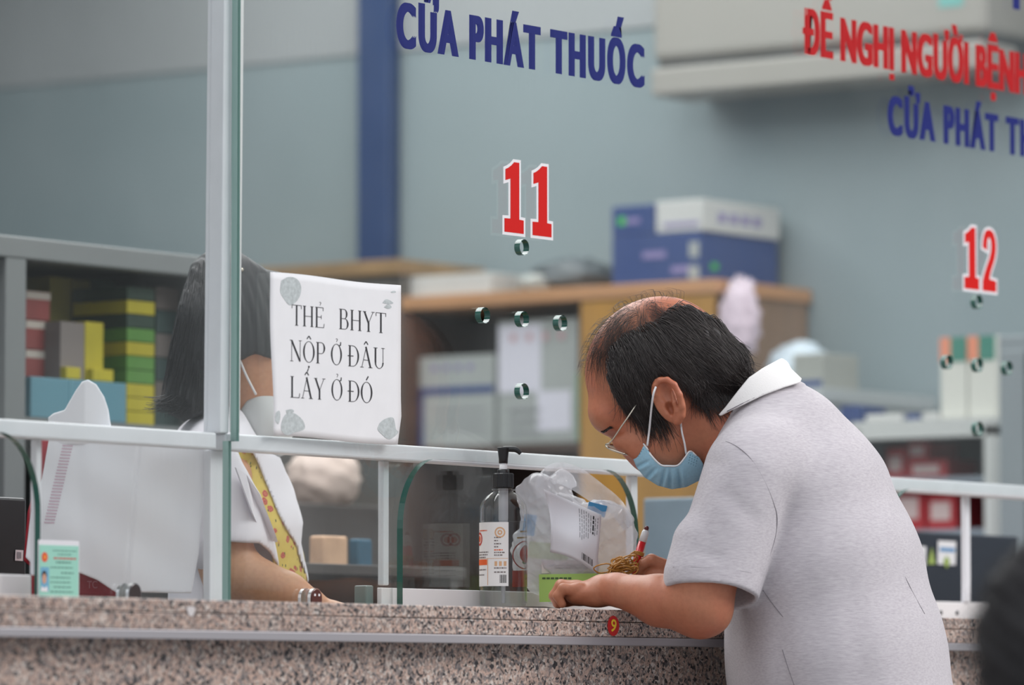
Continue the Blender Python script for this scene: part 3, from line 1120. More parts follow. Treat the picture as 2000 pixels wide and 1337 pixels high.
box('top_board', (XF - 0.015, yr - 0.01, ztop - 0.03), (XW - 0.005, ysl, ztop), WOODT, cab, 0.003)
box('side_panel', (XF, yr, 0.0), (XW - 0.008, yr + 0.02, ztop - 0.03), WOODD, cab)
box('door', (XF - 0.012, yr, 0.06), (XF + 0.008, yd, ztop - 0.033), WOOD, cab, 0.002)
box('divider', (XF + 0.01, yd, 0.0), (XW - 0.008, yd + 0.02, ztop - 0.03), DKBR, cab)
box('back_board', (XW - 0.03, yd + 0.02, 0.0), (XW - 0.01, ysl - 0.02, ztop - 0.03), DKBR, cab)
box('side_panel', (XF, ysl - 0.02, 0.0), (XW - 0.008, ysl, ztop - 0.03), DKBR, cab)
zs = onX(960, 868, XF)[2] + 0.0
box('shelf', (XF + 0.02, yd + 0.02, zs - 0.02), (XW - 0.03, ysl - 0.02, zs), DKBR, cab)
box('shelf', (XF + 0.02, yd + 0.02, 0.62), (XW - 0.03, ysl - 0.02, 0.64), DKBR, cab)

# a lower grey cabinet further along the wall
zg = onX(640, 515, XF)[2]
cab2 = thing('grey_cabinet', (XF + 0.18, (ysl + yl2) / 2, 0), 'dark grey cabinet with a brown top behind the nurse', 'cabinet')
GRC = mat('warm grey metal', lin((88, 84, 80)), 0.5, noise=0.08, nscale=4)
box('body', (XF, ysl + 0.005, 0), (XW - 0.055, yl2 + 0.3, zg - 0.035), GRC, cab2, 0.004)
box('top_board', (XF - 0.015, ysl + 0.003, zg - 0.034), (XW - 0.055, yl2 + 0.3, zg), mat('brown board', lin((140, 112, 78)), 0.5, noise=0.2, nscale=9), cab2, 0.003)
for k in range(2):
    ya = ysl + 0.03 + k * 0.55
    d = box('door', (XF - 0.014, ya, 0.08), (XF - 0.001, ya + 0.53, zg - 0.05), GRC, cab2, 0.003)
    box('handle', (XF - 0.03, ya + 0.46, 1.2), (XF - 0.014, ya + 0.475, 1.32), STEEL, d)


def xbox(name, pl, pt, pr, pb, X, depth, m, label, cat, group=None, zbase=None, bev=0.003):
    """box standing on the plane X with its front seen between the pixel edges"""
    a, b = onX(pl, (pt + pb) / 2, X), onX(pr, (pt + pb) / 2, X)
    zt, zb_ = onX((pl + pr) / 2, pt, X)[2], onX((pl + pr) / 2, pb, X)[2]
    if zbase is not None:
        zt, zb_ = zt - zb_ + zbase, zbase
    y0, y1 = min(a[1], b[1]), max(a[1], b[1])
    o = thing(name, (X + depth / 2, (y0 + y1) / 2, zb_), label, cat, group=group)
    box('carton', (X, y0, zb_), (X + depth, y1, zt), m, o, bev)
    return o, (y0, y1, zb_, zt)


def stripe(name, o, X, y0, y1, z0, z1, m):
    return box(name, (X - 0.0015, y0, z0), (X - 0.0003, y1, z1), m, o)


NAVY = mat('navy carton', lin((44, 66, 118)), 0.6, noise=0.05, nscale=8)
WCART = mat('white carton', lin((190, 190, 188)), 0.6, noise=0.04, nscale=8)
GCART = mat('grey white carton', lin((158, 162, 160)), 0.6, noise=0.04, nscale=8)
GRN = mat('bright green print', lin((60, 170, 70)), 0.6)
LILAC = mat('lilac print', lin((130, 120, 165)), 0.7)

# open bay: two cartons
o, (y0, y1, z0, z1) = xbox('file_box', 800, 690, 965, 868, XF + 0.03, 0.26, GCART, 'white carton with a navy band, in the open bay', 'box', 'cartons in the open bay', zs)
stripe('navy_band', o, XF + 0.03, y0, y1, z0 + (z1 - z0) * 0.58, z0 + (z1 - z0) * 0.66, NAVY)
stripe('navy_band', o, XF + 0.03, y1 - (y1 - y0) * 0.17, y1, z0, z0 + (z1 - z0) * 0.6, NAVY)
for k in range(4):
    yy = y0 + (y1 - y0) * (0.25 + 0.14 * k)
    stripe('print_mark', o, XF + 0.03, yy, yy + 0.014, z0 + (z1 - z0) * 0.84, z0 + (z1 - z0) * 0.90, LILAC)
for k in range(3):
    stripe('print_line', o, XF + 0.03, y0 + 0.02, y0 + (y1 - y0) * (0.72 - 0.06 * k), z0 + (z1 - z0) * (0.40 - 0.11 * k), z0 + (z1 - z0) * (0.42 - 0.11 * k), GREYINK)
o, (y0, y1, z0, z1) = xbox('file_box', 972, 625, 1128, 868, XF + 0.03, 0.26, GCART, 'tall white carton with faint pink print, in the open bay', 'box', 'cartons in the open bay', zs)
stripe('reflection_patch', o, XF + 0.03, y0 + (y1 - y0) * 0.45, y1 - 0.004, z0 + (z1 - z0) * 0.42, z1 - 0.01, mat('pale reflection tone', lin((205, 203, 214)), 0.6))  # pale patch painted where the glass mirrors something bright
stripe('reflection_patch', o, XF + 0.03, y0 + (y1 - y0) * 0.08, y0 + (y1 - y0) * 0.5, z0 + (z1 - z0) * 0.10, z0 + (z1 - z0) * 0.42, mat('pale reflection tone', lin((205, 203, 214)), 0.6))  # lower part of the same painted reflection
for k in range(4):
    yy = y0 + (y1 - y0) * (0.16 + 0.2 * k)
    stripe('print_mark', o, XF + 0.028, yy, yy + 0.014, z1 - (z1 - z0) * 0.17, z1 - (z1 - z0) * 0.11, mat('pink print', lin((190, 150, 155)), 0.7))
for k in range(3):
    stripe('print_line', o, XF + 0.028, y0 + (y1 - y0) * 0.45, y0 + (y1 - y0) * 0.85, z0 + (z1 - z0) * (0.27 - 0.09 * k), z0 + (z1 - z0) * (0.29 - 0.09 * k), GREYINK)
o, _ = xbox('green_packet', 1126, 715, 1140, 850, XF + 0.02, 0.1, mat('leaf green packet', lin((70, 140, 75)), 0.6), 'narrow green packet beside the wood door', 'packet', None, zs)

# on top of the wood cabinet
o, (y0, y1, z0, z1) = xbox('flat_carton', 800, 516, 958, 558, XF + 0.03, 0.24, WCART, 'flat white carton lying on top of the cabinet', 'box', None, ztop)
o, (y0, y1, z0, z1) = xbox('carton', 1195, 447, 1368, 545, XF + 0.02, 0.30, NAVY, 'navy carton under a small navy box, on the cabinet', 'box', 'navy cartons on the cabinet', ztop)
stripe('print_line', o, XF + 0.02, y0 + 0.09, y0 + 0.15, z0 + 0.055, z0 + 0.070, LILAC)
stripe('print_line', o, XF + 0.02, y0 + 0.03, y0 + 0.075, z0 + 0.02, z0 + 0.035, LILAC)
stripe('label_patch', o, XF + 0.02, y0 + 0.004, y0 + 0.028, z0 + 0.052, z0 + 0.085, GCART)
stripe('label_patch', o, XF + 0.02, y0 + 0.004, y0 + 0.030, z0 + 0.006, z0 + 0.034, GCART)
zc = z1
yside = y0
box('logo_dot', (XF + 0.06, y0 - 0.0015, z0 + 0.028), (XF + 0.085, y0 - 0.0003, z0 + 0.042), GRN, o)
o, (y0, y1, z0, z1) = xbox('carton', 1195, 389, 1279, 446, XF + 0.02, 0.28, NAVY, 'small navy box with a green logo, topmost left of its stack', 'box', 'navy cartons on the cabinet', zc + 0.0005)
stripe('logo_dot', o, XF + 0.02, y1 - 0.036, y1 - 0.018, z0 + 0.022, z0 + 0.040, GRN)
stripe('print_line', o, XF + 0.02, y1 - 0.075, y1 - 0.038, z0 + 0.024, z0 + 0.036, LILAC)
o, (y0, y1, z0, z1) = xbox('carton', 1281, 384, 1372, 446, XF + 0.02, 0.30, WCART, 'white box with grey marks on the navy cartons', 'box', None, zc + 0.0005)
stripe('print_line', o, XF + 0.02, y0 + 0.01, y1 - 0.02, z0 + 0.012, z0 + 0.020, LILAC)
for k in range(4):
    box('print_mark', (XF + 0.08 + 0.045 * k, y0 - 0.0015, z0 + 0.022), (XF + 0.108 + 0.045 * k, y0 - 0.0003, z0 + 0.042), LILAC, o)


def bumpy(name, c, r, m, label, cat, seed=0, amp=0.25, n=18, freq=3.0, group=None):
    """a crumpled lump (plastic bag, bundle): sphere pushed in and out, flat underneath"""
    rng = np.random.RandomState(seed)
    ph = rng.rand(12) * 6.28
    ax = rng.randn(12, 3)
    V, Fc = [], []
    nu, nv = 2 * n, n
    for j in range(nv + 1):
        for i in range(nu):
            t, p = math.pi * j / nv, 2 * math.pi * i / nu
            d = np.array([math.sin(t) * math.cos(p), math.sin(t) * math.sin(p), math.cos(t)])
            s = 1 + amp * sum(abs(math.sin(freq * (1 + 0.3 * k) * d.dot(ax[k]) + ph[k])) - 0.6 for k in range(12)) / 5
            q = d * s * np.array(r)
            q[2] = max(q[2], -r[2] * 0.8)
            V.append(tuple(np.array(c) + q))
    for j in range(nv):
        for i in range(nu):
            i2 = (i + 1) % nu
            Fc.append((j * nu + i, (j + 1) * nu + i, (j + 1) * nu + i2, j * nu + i2))
    zmin = c[2] - r[2] * 0.8
    o = obj(name, V, Fc, m, None, True, loc=(c[0], c[1], zmin))
    return tag(o, label, cat, group)


a = onX(1125, 522, XF + 0.15)
bumpy('bag_or_light_lump', (a[0], a[1], ztop + 0.034), (0.10, 0.10, 0.042), mat('dark grey film', lin((92, 98, 102)), 0.25, bump=0.3, bscale=60), 'crumpled dark grey plastic bag on the cabinet beside the cartons', 'bag', 2, 0.3)
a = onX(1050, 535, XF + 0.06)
bumpy('bag_or_light_lump', (a[0], a[1], ztop + 0.018), (0.05, 0.035, 0.022), mat('pale film', lin((170, 172, 168)), 0.3), 'small pale crumpled bag on the cabinet beside the dark one', 'bag', 5, 0.3)
# pale lump added in place of a pinkish reflection by the cabinet side
a = onX(1420, 600, 3.0)
bumpy('bag_or_light_lump', (XF + 0.02, yr - 0.046, a[2] - 0.01), (0.034, 0.04, 0.085), mat('pinkish reflection tone', lin((205, 188, 200)), 0.3), 'pinkish white lump standing in for a reflection at the corner of the wood cabinet', 'bag', 7, 0.5, 22, 4.5)
tb = thing('side_table', (3.25, yr - 0.15, 0), 'pale low cupboard beside the wood cabinet', 'cupboard')
ztb = onX(1540, 760, 3.1)[2]
TBL = mat('pale laminate', lin((170, 175, 176)), 0.5)
yt0 = onX(1606, 760, 3.1)[1]
box('top_board', (3.08, yt0 - 0.01, ztb - 0.03), (XW - 0.03, yr - 0.03, ztb), TBL, tb, 0.002)
box('body', (3.10, yt0, 0), (XW - 0.03, yr - 0.04, ztb - 0.03), TBL, tb, 0.002)
a = onX(1500, 700, 3.15)
bumpy('bag_or_light_lump', (3.30, a[1] + 0.02, ztb + 0.05), (0.06, 0.075, 0.062), mat('pale blue film', lin((190, 202, 212)), 0.3), 'pale blue plastic bag behind the man\'s collar', 'bag', 11, 0.22)
o, (y0, y1, z0, z1) = xbox('carton', 1548, 688, 1606, 758, 3.12, 0.14, mat('khaki grey carton', lin((150, 152, 146)), 0.6), 'grey carton with a blue stripe behind the man\'s collar', 'box', None, ztb)
stripe('blue_stripe', o, 3.12, y0, y1, z0 + 0.005, z0 + 0.018, NAVY)

# ------------------------------------------------------------------ wall air conditioner
ya, yb = onX(1925, 150, XW - 0.2)[1], onX(1272, 150, XW - 0.2)[1]
z0 = onX(1300, 187, XW - 0.2)[2]
z1 = onX(1300, 127, XW - 0.2)[2]
ac = thing('air_conditioner', (XW - 0.1, (ya + yb) / 2, z0), 'white wall air conditioner high on the end wall', 'air conditioner')
ACW = mat('cream white plastic', (0.31, 0.295, 0.27), 0.45)
bm = bmesh.new()
add_box(bm, (XW - 0.20, ya, z1 + 0.008), (XW - 0.001, yb, z1 + 0.25), 0.02, seg=4)
bobj('housing', bm, ACW, ac)
box('outlet', (XW - 0.185, ya + 0.01, z0 + 0.02), (XW - 0.002, yb - 0.01, z1 + 0.02), mat('dark slot', (0.05, 0.055, 0.06), 0.5), ac)
bm = bmesh.new()
add_box(bm, (XW - 0.21, ya + 0.005, z0), (XW - 0.06, yb - 0.005, z1 - 0.006), 0.008, seg=3)
bobj('flap', bm, ACW, ac)
a = onX(1850, 12, XW - 0.215)
o = box('energy_sticker', (XW - 0.2012, a[1] - 0.03, a[2]), (XW - 0.1992, a[1] + 0.03, a[2] + 0.06), mat('teal plastic', lin((110, 170, 165)), 0.5), ac)

# ------------------------------------------------------------------ right: glass-fronted cabinet, folders on top, grey locker
XG = 3.05
yg0, yg1 = onX(1944, 830, XG)[1], onX(1668, 830, XG)[1]
zg1 = onX(1830, 822, XG)[2]
gc = thing('display_cabinet', (XG + 0.2, (yg0 + yg1) / 2, 0), 'white framed glass cabinet with red boxes behind the man\'s back', 'cabinet')
FRM = mat('white frame', lin((196, 198, 196)), 0.45)
GDK = mat('grey cabinet inside', lin((140, 150, 160)), 0.5)
box('body', (XG + 0.30, yg0, 0), (XW - 0.012, yg1, zg1), GDK, gc)
box('top_board', (XG - 0.01, yg0, zg1 - 0.012), (XG + 0.30, yg1, zg1 + 0.004), FRM, gc)
for y0, y1, z0, z1 in ((yg0, yg0 + 0.022, 0, zg1 - 0.012), (yg1 - 0.022, yg1, 0, zg1 - 0.012), (yg0, yg1, zg1 - 0.034, zg1 - 0.012)):
    box('frame_bar', (XG - 0.01, y0, z0), (XG + 0.02, y1, z1), FRM, gc, 0.002)
box('side_panel', (XG + 0.02, yg0, 0), (XG + 0.30, yg0 + 0.01, zg1 - 0.012), GDK, gc)
box('side_panel', (XG + 0.02, yg1 - 0.01, 0), (XG + 0.30, yg1, zg1 - 0.012), GDK, gc)
zsh = [onX(1790, y, XG + 0.08)[2] for y in (935, 1036)]
for z in zsh + [0.75]:
    box('shelf', (XG + 0.03, yg0 + 0.012, z - 0.012), (XG + 0.298, yg1 - 0.012, z), GDK, gc)
REDC = mat('red carton', lin((176, 52, 58)), 0.6, noise=0.05, nscale=20)
PNKC = mat('pale label', lin((205, 185, 182)), 0.6)
for i, (pl, pt, pr, pb, z) in enumerate(((1730, 872, 1768, 935, zsh[0]), (1772, 862, 1812, 898, None), (1772, 898, 1850, 935, zsh[0]), (1745, 945, 1806, 1036, zsh[1]), (1810, 960, 1868, 1036, zsh[1]))):
    o, (y0, y1, z0, z1) = xbox('medicine_box', pl, pt, pr, pb, XG + 0.07, 0.12, REDC,
                               ['red box with a pale label, upper shelf left in the glass cabinet', 'dark red box on top of another box in the glass cabinet', 'wide red box with a pale label in the glass cabinet', 'bright red box low in the glass cabinet', 'tall red box low in the glass cabinet, right'][i],
                               'box', 'red boxes in the glass cabinet', z if z is not None else onX(1800, 898, XG + 0.07)[2] + 0.0008)
    stripe('pale_label', o, XG + 0.07, y0 + (y1 - y0) * 0.2, y1 - (y1 - y0) * 0.15, z0 + (z1 - z0) * 0.25, z0 + (z1 - z0) * 0.72, PNKC)
FOL = mat('folder cream', lin((206, 206, 198)), 0.6)
for i, (pl, pr) in enumerate(((1836, 1889), (1890, 1945))):
    y1, y0 = onX(pl, 740, XG + 0.03)[1], onX(pr, 740, XG + 0.03)[1]
    zt = onX(1890, 657, XG + 0.03)[2]
    zt0 = zg1 + 0.006
    o = thing('box_file', (XG + 0.14, (y0 + y1) / 2, zt0), ['cream box file with orange and green top standing left of its twin', 'cream box file with orange and green top standing right of its twin'][i], 'box file', group='box files on the glass cabinet')
    box('case', (XG + 0.03, y0 + 0.001, zt0), (XG + 0.27, y1 - 0.001, zt), FOL, o, 0.002)
    h = (zt - zt0) * 0.30
    stripe('orange_band', o, XG + 0.03, y0 + (y1 - y0) * 0.6, y1 - 0.001, zt - h, zt, mat('orange band', lin((222, 140, 110)), 0.6))
    stripe('green_band', o, XG + 0.03, y0 + 0.001, y0 + (y1 - y0) * 0.6, zt - h, zt, mat('green band', lin((62, 128, 112)), 0.6))
for i, (pl, pt, pr, pb) in enumerate(((1640, 785, 1680, 818), (1700, 798, 1722, 818), (1690, 806, 1762, 820), (1768, 808, 1795, 820), (1800, 806, 1832, 820))):
    o, _ = xbox('small_box', pl, pt, pr, pb, XG + 0.02, 0.1, [NAVY, mat('charcoal card', lin((60, 66, 78)), 0.6), WCART, NAVY, WCART][i],
                ['navy box on the glass cabinet, leftmost', 'charcoal box standing behind white packets on the glass cabinet', 'flat white packet on the glass cabinet', 'flat navy packet between white packets on the glass cabinet', 'flat white packet next to the box files'][i],
                'box', 'packets on the glass cabinet', zg1 + 0.005 if i != 1 else zg1 + 0.005)
    if i == 1:
        o.location.x += 0.12
xl = 2.75
yl0, yl1 = onX(2080, 700, xl)[1], onX(1950, 700, xl)[1]
zl = onX(1960, 655, xl)[2]
lk = thing('steel_locker', (xl + 0.12, (yl0 + yl1) / 2, 0), 'grey steel locker at the right edge beside the box files', 'locker')
LKM = mat('locker grey', lin((136, 144, 148)), 0.5)
box('body', (xl, yl0, 0), (xl + 0.25, yl1, zl), LKM, lk, 0.004)
for k in range(2):
    box('door', (xl - 0.012, yl0 + 0.01 + k * (yl1 - yl0) / 2, 0.1), (xl - 0.0005, yl0 - 0.01 + (k + 1) * (yl1 - yl0) / 2, zl - 0.03), LKM, lk, 0.003)

# ------------------------------------------------------------------ inner desk and the things on it
desk = thing('inner_desk', (0.6, 0.65, 0), 'pale work desk carrying the dark printer behind window 12', 'desk')
DSK = mat('grey laminate', lin((120, 122, 124)), 0.5)
CHARD = mat('dark laminate', lin((62, 58, 56)), 0.5)
box('top_board', (0.26, 0.33, 0.93), (2.55, 1.0, 0.96), DSK, desk, 0.003)
for x in (0.28, 1.3, 2.45):
    box('leg_panel', (x, 0.35, 0), (x + 0.04, 0.97, 0.93), DSK, desk)
box('riser_board', (0.27, 0.62, 1.07), (0.72, 0.95, 1.086), CHARD, desk, 0.002)
for x in (0.28, 0.69):
    box('riser_leg', (x, 0.63, 0.96), (x + 0.02, 0.94, 1.07), CHARD, desk)
desk2 = thing('side_desk', (-1.4, 0.6, 0), 'pale work desk at the far left carrying the black monitor', 'desk')
box('top_board', (-2.6, 0.33, 0.93), (-0.72, 1.0, 0.96), DSK, desk2, 0.003)
for x in (-2.55, -0.78):
    box('leg_panel', (x, 0.35, 0), (x + 0.04, 0.97, 0.93), DSK, desk2)


def ybox(name, pl, pt, pr, pb, Y, depth, m, label, cat, zbase=0.9605, bev=0.004):
    a, b = onY(pl, (pt + pb) / 2, Y), onY(pr, (pt + pb) / 2, Y)
    zt = onY((pl + pr) / 2, pt, Y)[2]
    zb_ = zbase if zbase is not None else onY((pl + pr) / 2, pb, Y)[2]
    o = thing(name, ((a[0] + b[0]) / 2, Y + depth / 2, zb_), label, cat)
    box('housing', (a[0], Y, zb_), (b[0], Y + depth, zt), m, o, bev)
    return o, (a[0], b[0], zb_, zt)


CHAR = mat('charcoal plastic', lin((44, 50, 60)), 0.4)
pr_, (x0, x1, z0, z1) = ybox('label_printer', 1735, 1041, 1990, 1165, 0.345, 0.3, CHAR, 'dark office printer with paper stickers behind window 12', 'printer')
box('panel_line', (x0, 0.3435, z0 + 0.055), (x1, 0.3445, z0 + 0.058), mat('grey seam', lin((80, 84, 92)), 0.5), pr_)


def stickr(nm, pts, m, y=0.3428):
    P = []
    for x, yy in pts:
        q = onY(x, yy, y)
        P.append((q[0], q[2]))
    V, Fc = curve_poly([P], 0.0004)
    return obj(nm, [(v.x, y - v.z, v.y) for v in V], Fc, m, pr_)


stickr('sticker', [(1832, 1055), (1867, 1057), (1866, 1103), (1831, 1101)], WHITE_V)
stickr('sticker_stripe', [(1836, 1068), (1865, 1070), (1865, 1078), (1836, 1076)], mat('sky print', lin((90, 140, 185)), 0.6), 0.3422)
stickr('sticker_mark', [(1849, 1084), (1856, 1096), (1849, 1110), (1842, 1096)], mat('lime print', lin((150, 170, 90)), 0.6), 0.3422)
stickr('sticker', [(1820, 1068), (1827, 1101), (1812, 1101)], mat('lime print', lin((150, 170, 90)), 0.6))
stickr('sticker', [(1795, 1066), (1809, 1067), (1807, 1107), (1797, 1105)], WHITE_V)

mon, (x0, x1, z0, z1) = ybox('computer_monitor', -120, 968, 52, 1118, 0.36, 0.05, DARK, 'black monitor back at the left edge behind the white sill', 'monitor')
box('stand_foot', (x0 + 0.02, 0.345, 0.9605), (x1 - 0.03, 0.50, 0.972), DARK, mon, 0.003)
P = [onY(x, y, 0.358) for x, y in ((31, 1073), (46, 1074), (45, 1095), (30, 1094))]
V, Fc = curve_poly([[(p[0], p[2]) for p in P]], 0.0005)
obj('paper_tag', [(v.x, 0.3585 - v.z, v.y) for v in V], Fc, WHITE_V, mon)
P = [onY(x, y, 0.357) for x, y in ((34, 1077), (42, 1078), (42, 1090), (34, 1090))]
V, Fc = curve_poly([[(p[0], p[2]) for p in P]], 0.0)
obj('tag_mark', [(v.x, 0.3575 - v.z, v.y) for v in V], Fc, GREYINK, mon)

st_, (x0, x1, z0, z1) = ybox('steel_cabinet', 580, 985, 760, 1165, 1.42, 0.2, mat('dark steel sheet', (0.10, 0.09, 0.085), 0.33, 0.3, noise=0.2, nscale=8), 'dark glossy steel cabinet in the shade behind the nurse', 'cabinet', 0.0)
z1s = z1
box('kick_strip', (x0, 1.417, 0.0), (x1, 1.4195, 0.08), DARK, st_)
ybox('carton', 632, 1046, 680, 1106, 0.75, 0.03, mat('beige carton', lin((205, 168, 138)), 0.6, noise=0.15, nscale=25), 'beige carton on the desk right of the nurse', 'box', 1.0865)
ybox('carton', 700, 1052, 728, 1106, 0.75, 0.02, mat('teal blue carton', lin((45, 88, 110)), 0.6, noise=0.15, nscale=25), 'teal blue carton on the desk behind the short post', 'box', 1.0865)
tr, (x0, x1, z0, z1) = ybox('office_machine', 1372, 975, 1560, 1140, 0.5, 0.12, mat('blue grey plastic', lin((112, 128, 140)), 0.5, noise=0.2, nscale=7), 'blue grey office machine behind the man\'s mask', 'printer')
box('paper_slot', (x0 + 0.03, 0.497, z1 - 0.05), (x1 - 0.02, 0.501, z1 - 0.02), DARK, tr)

# ------------------------------------------------------------------ left: medicine cabinet parallel to the glass
YS = 1.25
fx0 = onY(-90, 600, YS)[0]
fx1 = onY(446, 600, YS)[0]
zt = onY(200, 479, YS)[2]
zh = onY(200, 521, YS)[2]
mc = thing('medicine_cabinet', ((fx0 + fx1) / 2, YS + 0.2, 0), 'grey framed open cabinet full of medicine boxes, left', 'cabinet')
MCF = mat('cabinet grey', lin((112, 116, 116)), 0.5, noise=0.04, nscale=5)
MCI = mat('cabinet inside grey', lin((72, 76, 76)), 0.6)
box('header', (fx0, YS, zh), (fx1, YS + 0.03, zt), MCF, mc, 0.003)
box('top_board', (fx0, YS + 0.03, zt - 0.02), (fx1, YS + 0.40, zt), MCF, mc)
for pl, pr in ((12, 52), (416, 445)):
    a, b = onY(pl, 650, YS)[0], onY(pr, 650, YS)[0]
    box('upright', (a, YS + 0.001, 0), (b, YS + 0.03, zh), MCF, mc, 0.002)
box('side_panel', (fx0, YS + 0.03, 0), (fx0 + 0.02, YS + 0.4, zt - 0.02), MCF, mc)
box('side_panel', (fx1 - 0.02, YS + 0.03, 0), (fx1, YS + 0.4, zt - 0.02), MCF, mc)
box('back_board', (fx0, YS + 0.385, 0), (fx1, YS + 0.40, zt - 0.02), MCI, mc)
zsl = onY(200, 826, YS + 0.06)[2]
box('shelf', (fx0 + 0.02, YS + 0.03, zsl - 0.02), (fx1 - 0.02, YS + 0.385, zsl), MCF, mc)
box('shelf', (fx0 + 0.02, YS + 0.03, 0.7), (fx1 - 0.02, YS + 0.385, 0.72), MCF, mc)

YEL = mat('yellow carton', lin((172, 160, 36)), 0.6, noise=0.06, nscale=20)
OLV = mat('olive yellow carton', lin((128, 120, 54)), 0.6, noise=0.06, nscale=20)
DGR = mat('dark green carton', lin((42, 62, 50)), 0.6, noise=0.1, nscale=20)
LGR = mat('leaf green carton', lin((84, 132, 56)), 0.6, noise=0.06, nscale=20)
REDM = mat('brick red carton', lin((132, 56, 52)), 0.6, noise=0.12, nscale=20)
TPE = mat('taupe carton', lin((120, 112, 108)), 0.6)
AQUA = mat('aqua box', lin((88, 132, 146)), 0.55)
WC2 = mat('off white strip', lin((180, 170, 160)), 0.6)
# columns of boxes: (left px, right px, top px, number, materials, label, depth offset)
YB = YS + 0.06


def stack(pl, pr, ptop, pbase, n, ms, names, group, dy=0.0, stripem=None, zb0=None):
    a, b = onY(pl, 700, YB + dy)[0], onY(pr, 700, YB + dy)[0]
    zt_, zb_ = onY((pl + pr) / 2, ptop, YB + dy)[2], (zb0 if zb0 is not None else zsl)
    h = (zt_ - zb_) / n
    for k in range(n):
        o = thing('medicine_box', ((a + b) / 2, YB + dy + 0.06, zb_ + k * h), names[k] if isinstance(names, list) else names, 'box', group=group)
        box('carton', (a, YB + dy, zb_ + k * h + 0.0006), (b, YB + dy + 0.12, zb_ + (k + 1) * h - 0.0006), ms[k % len(ms)], o, 0.0012)
        if stripem is not None:
            box('band', (a, YB + dy - 0.001, zb_ + (k + 0.72) * h), (b, YB + dy - 0.0002, zb_ + (k + 0.97) * h), stripem, o)
    return zb_ + n * h


# long light-blue bin in front, the other boxes stand behind or above it
za = zsl
aq0, aq1 = onY(53, 780, YS + 0.04)[0], onY(240, 780, YS + 0.04)[0]
zq = onY(150, 742, YS + 0.04)[2]
o = thing('storage_bin', ((aq0 + aq1) / 2, YS + 0.07, zsl), 'aqua blue box low in the medicine cabinet behind the white bag', 'box')
box('front', (aq0, YS + 0.032, zsl), (aq1, YS + 0.15, zq), AQUA, o, 0.002)
box('fold', (aq0 + (aq1 - aq0) * 0.40, YS + 0.0305, zsl), (aq0 + (aq1 - aq0) * 0.415, YS + 0.032, zq), mat('aqua edge', lin((106, 150, 162)), 0.55), o)
tall = lambda lo, n, s: ['%s, %s' % (s, p) for p in lo][:n]
stack(50, 97, 568, 735, 3, [REDM], ['brick red box with a white strip, lowest in the left column', 'brick red box with a white strip, middle of the left column', 'brick red box with a white strip, top of the left column'], 'red boxes in the medicine cabinet', 0.03, WC2, zq + 0.001)
stack(97, 140, 540, 735, 1, [OLV], 'tall olive yellow carton beside the red boxes', None, 0.13, None, zq + 0.001)
stack(143, 178, 545, 735, 1, [OLV], 'tall olive yellow carton behind the taupe one', None, 0.13, None, zq + 0.001)
stack(118, 165, 628, 718, 1, [TPE], 'upright taupe carton between yellow boxes', None, -0.005, None, zq + 0.001)
stack(166, 202, 628, 718, 1, [YEL], 'bright yellow upright carton right of the taupe one', None, -0.004, None, zq + 0.001)
stack(180, 226, 545, 718, 2, [DGR], ['dark green carton under another, middle of the medicine cabinet', 'dark green carton on top of another, middle of the medicine cabinet'], 'dark green cartons', 0.125, None, zsl)
stack(228, 247, 590, 818, 1, [OLV], 'narrow olive carton left of the striped stack', None, 0.05, None, zsl)
stack(130, 158, 716, 735, 1, [YEL], 'small yellow packet lying on the aqua box, left one', 'yellow packets on the aqua box', -0.018, None, zq + 0.001)
stack(182, 222, 720, 738, 1, [YEL], 'small yellow packet lying on the aqua box, right one', 'yellow packets on the aqua box', -0.018, None, zq + 0.001)
stack(248, 302, 560, 820, 10, [YEL, YEL, YEL, LGR, LGR, YEL, LGR, DGR, YEL, DGR],
      ['yellow box, %s of the striped stack' % w for w in ('lowest', 'second from the bottom', 'third from the bottom')] +
      ['leaf green box, lower of the pair in the striped stack', 'leaf green box, upper of the pair in the striped stack', 'yellow box above the green pair in the striped stack', 'leaf green box above the middle of the striped stack',
       'dark green box, second from the top of the striped stack side', 'olive yellow box near the top of the striped stack', 'dark green box, topmost of the striped stack'], 'striped stack of medicine boxes', 0.0, None, zsl)
stack(305, 350, 560, 820, 6, [mat('slate green carton', lin((66, 84, 82)), 0.6), TPE],
      ['slate box, lowest in the column beside the nurse\'s hair', 'taupe box, second up beside the nurse\'s hair', 'slate box, third up beside the nurse\'s hair', 'taupe box, fourth up beside the nurse\'s hair', 'slate box, fifth up beside the nurse\'s hair', 'taupe box, topmost beside the nurse\'s hair'], 'column of boxes beside the nurse', 0.03, None, zsl)
a = onY(632, 925, 1.5)
bumpy('bag_or_light_lump', (a[0], 1.5, z1s + 0.0485), (0.075, 0.06, 0.06), mat('pale pink glow tone', lin((196, 178, 168)), 0.5), 'pale pinkish lump standing in for a soft glow right of the nurse', 'bag', 15, 0.2)  # lump added to stand in for a soft pinkish glow

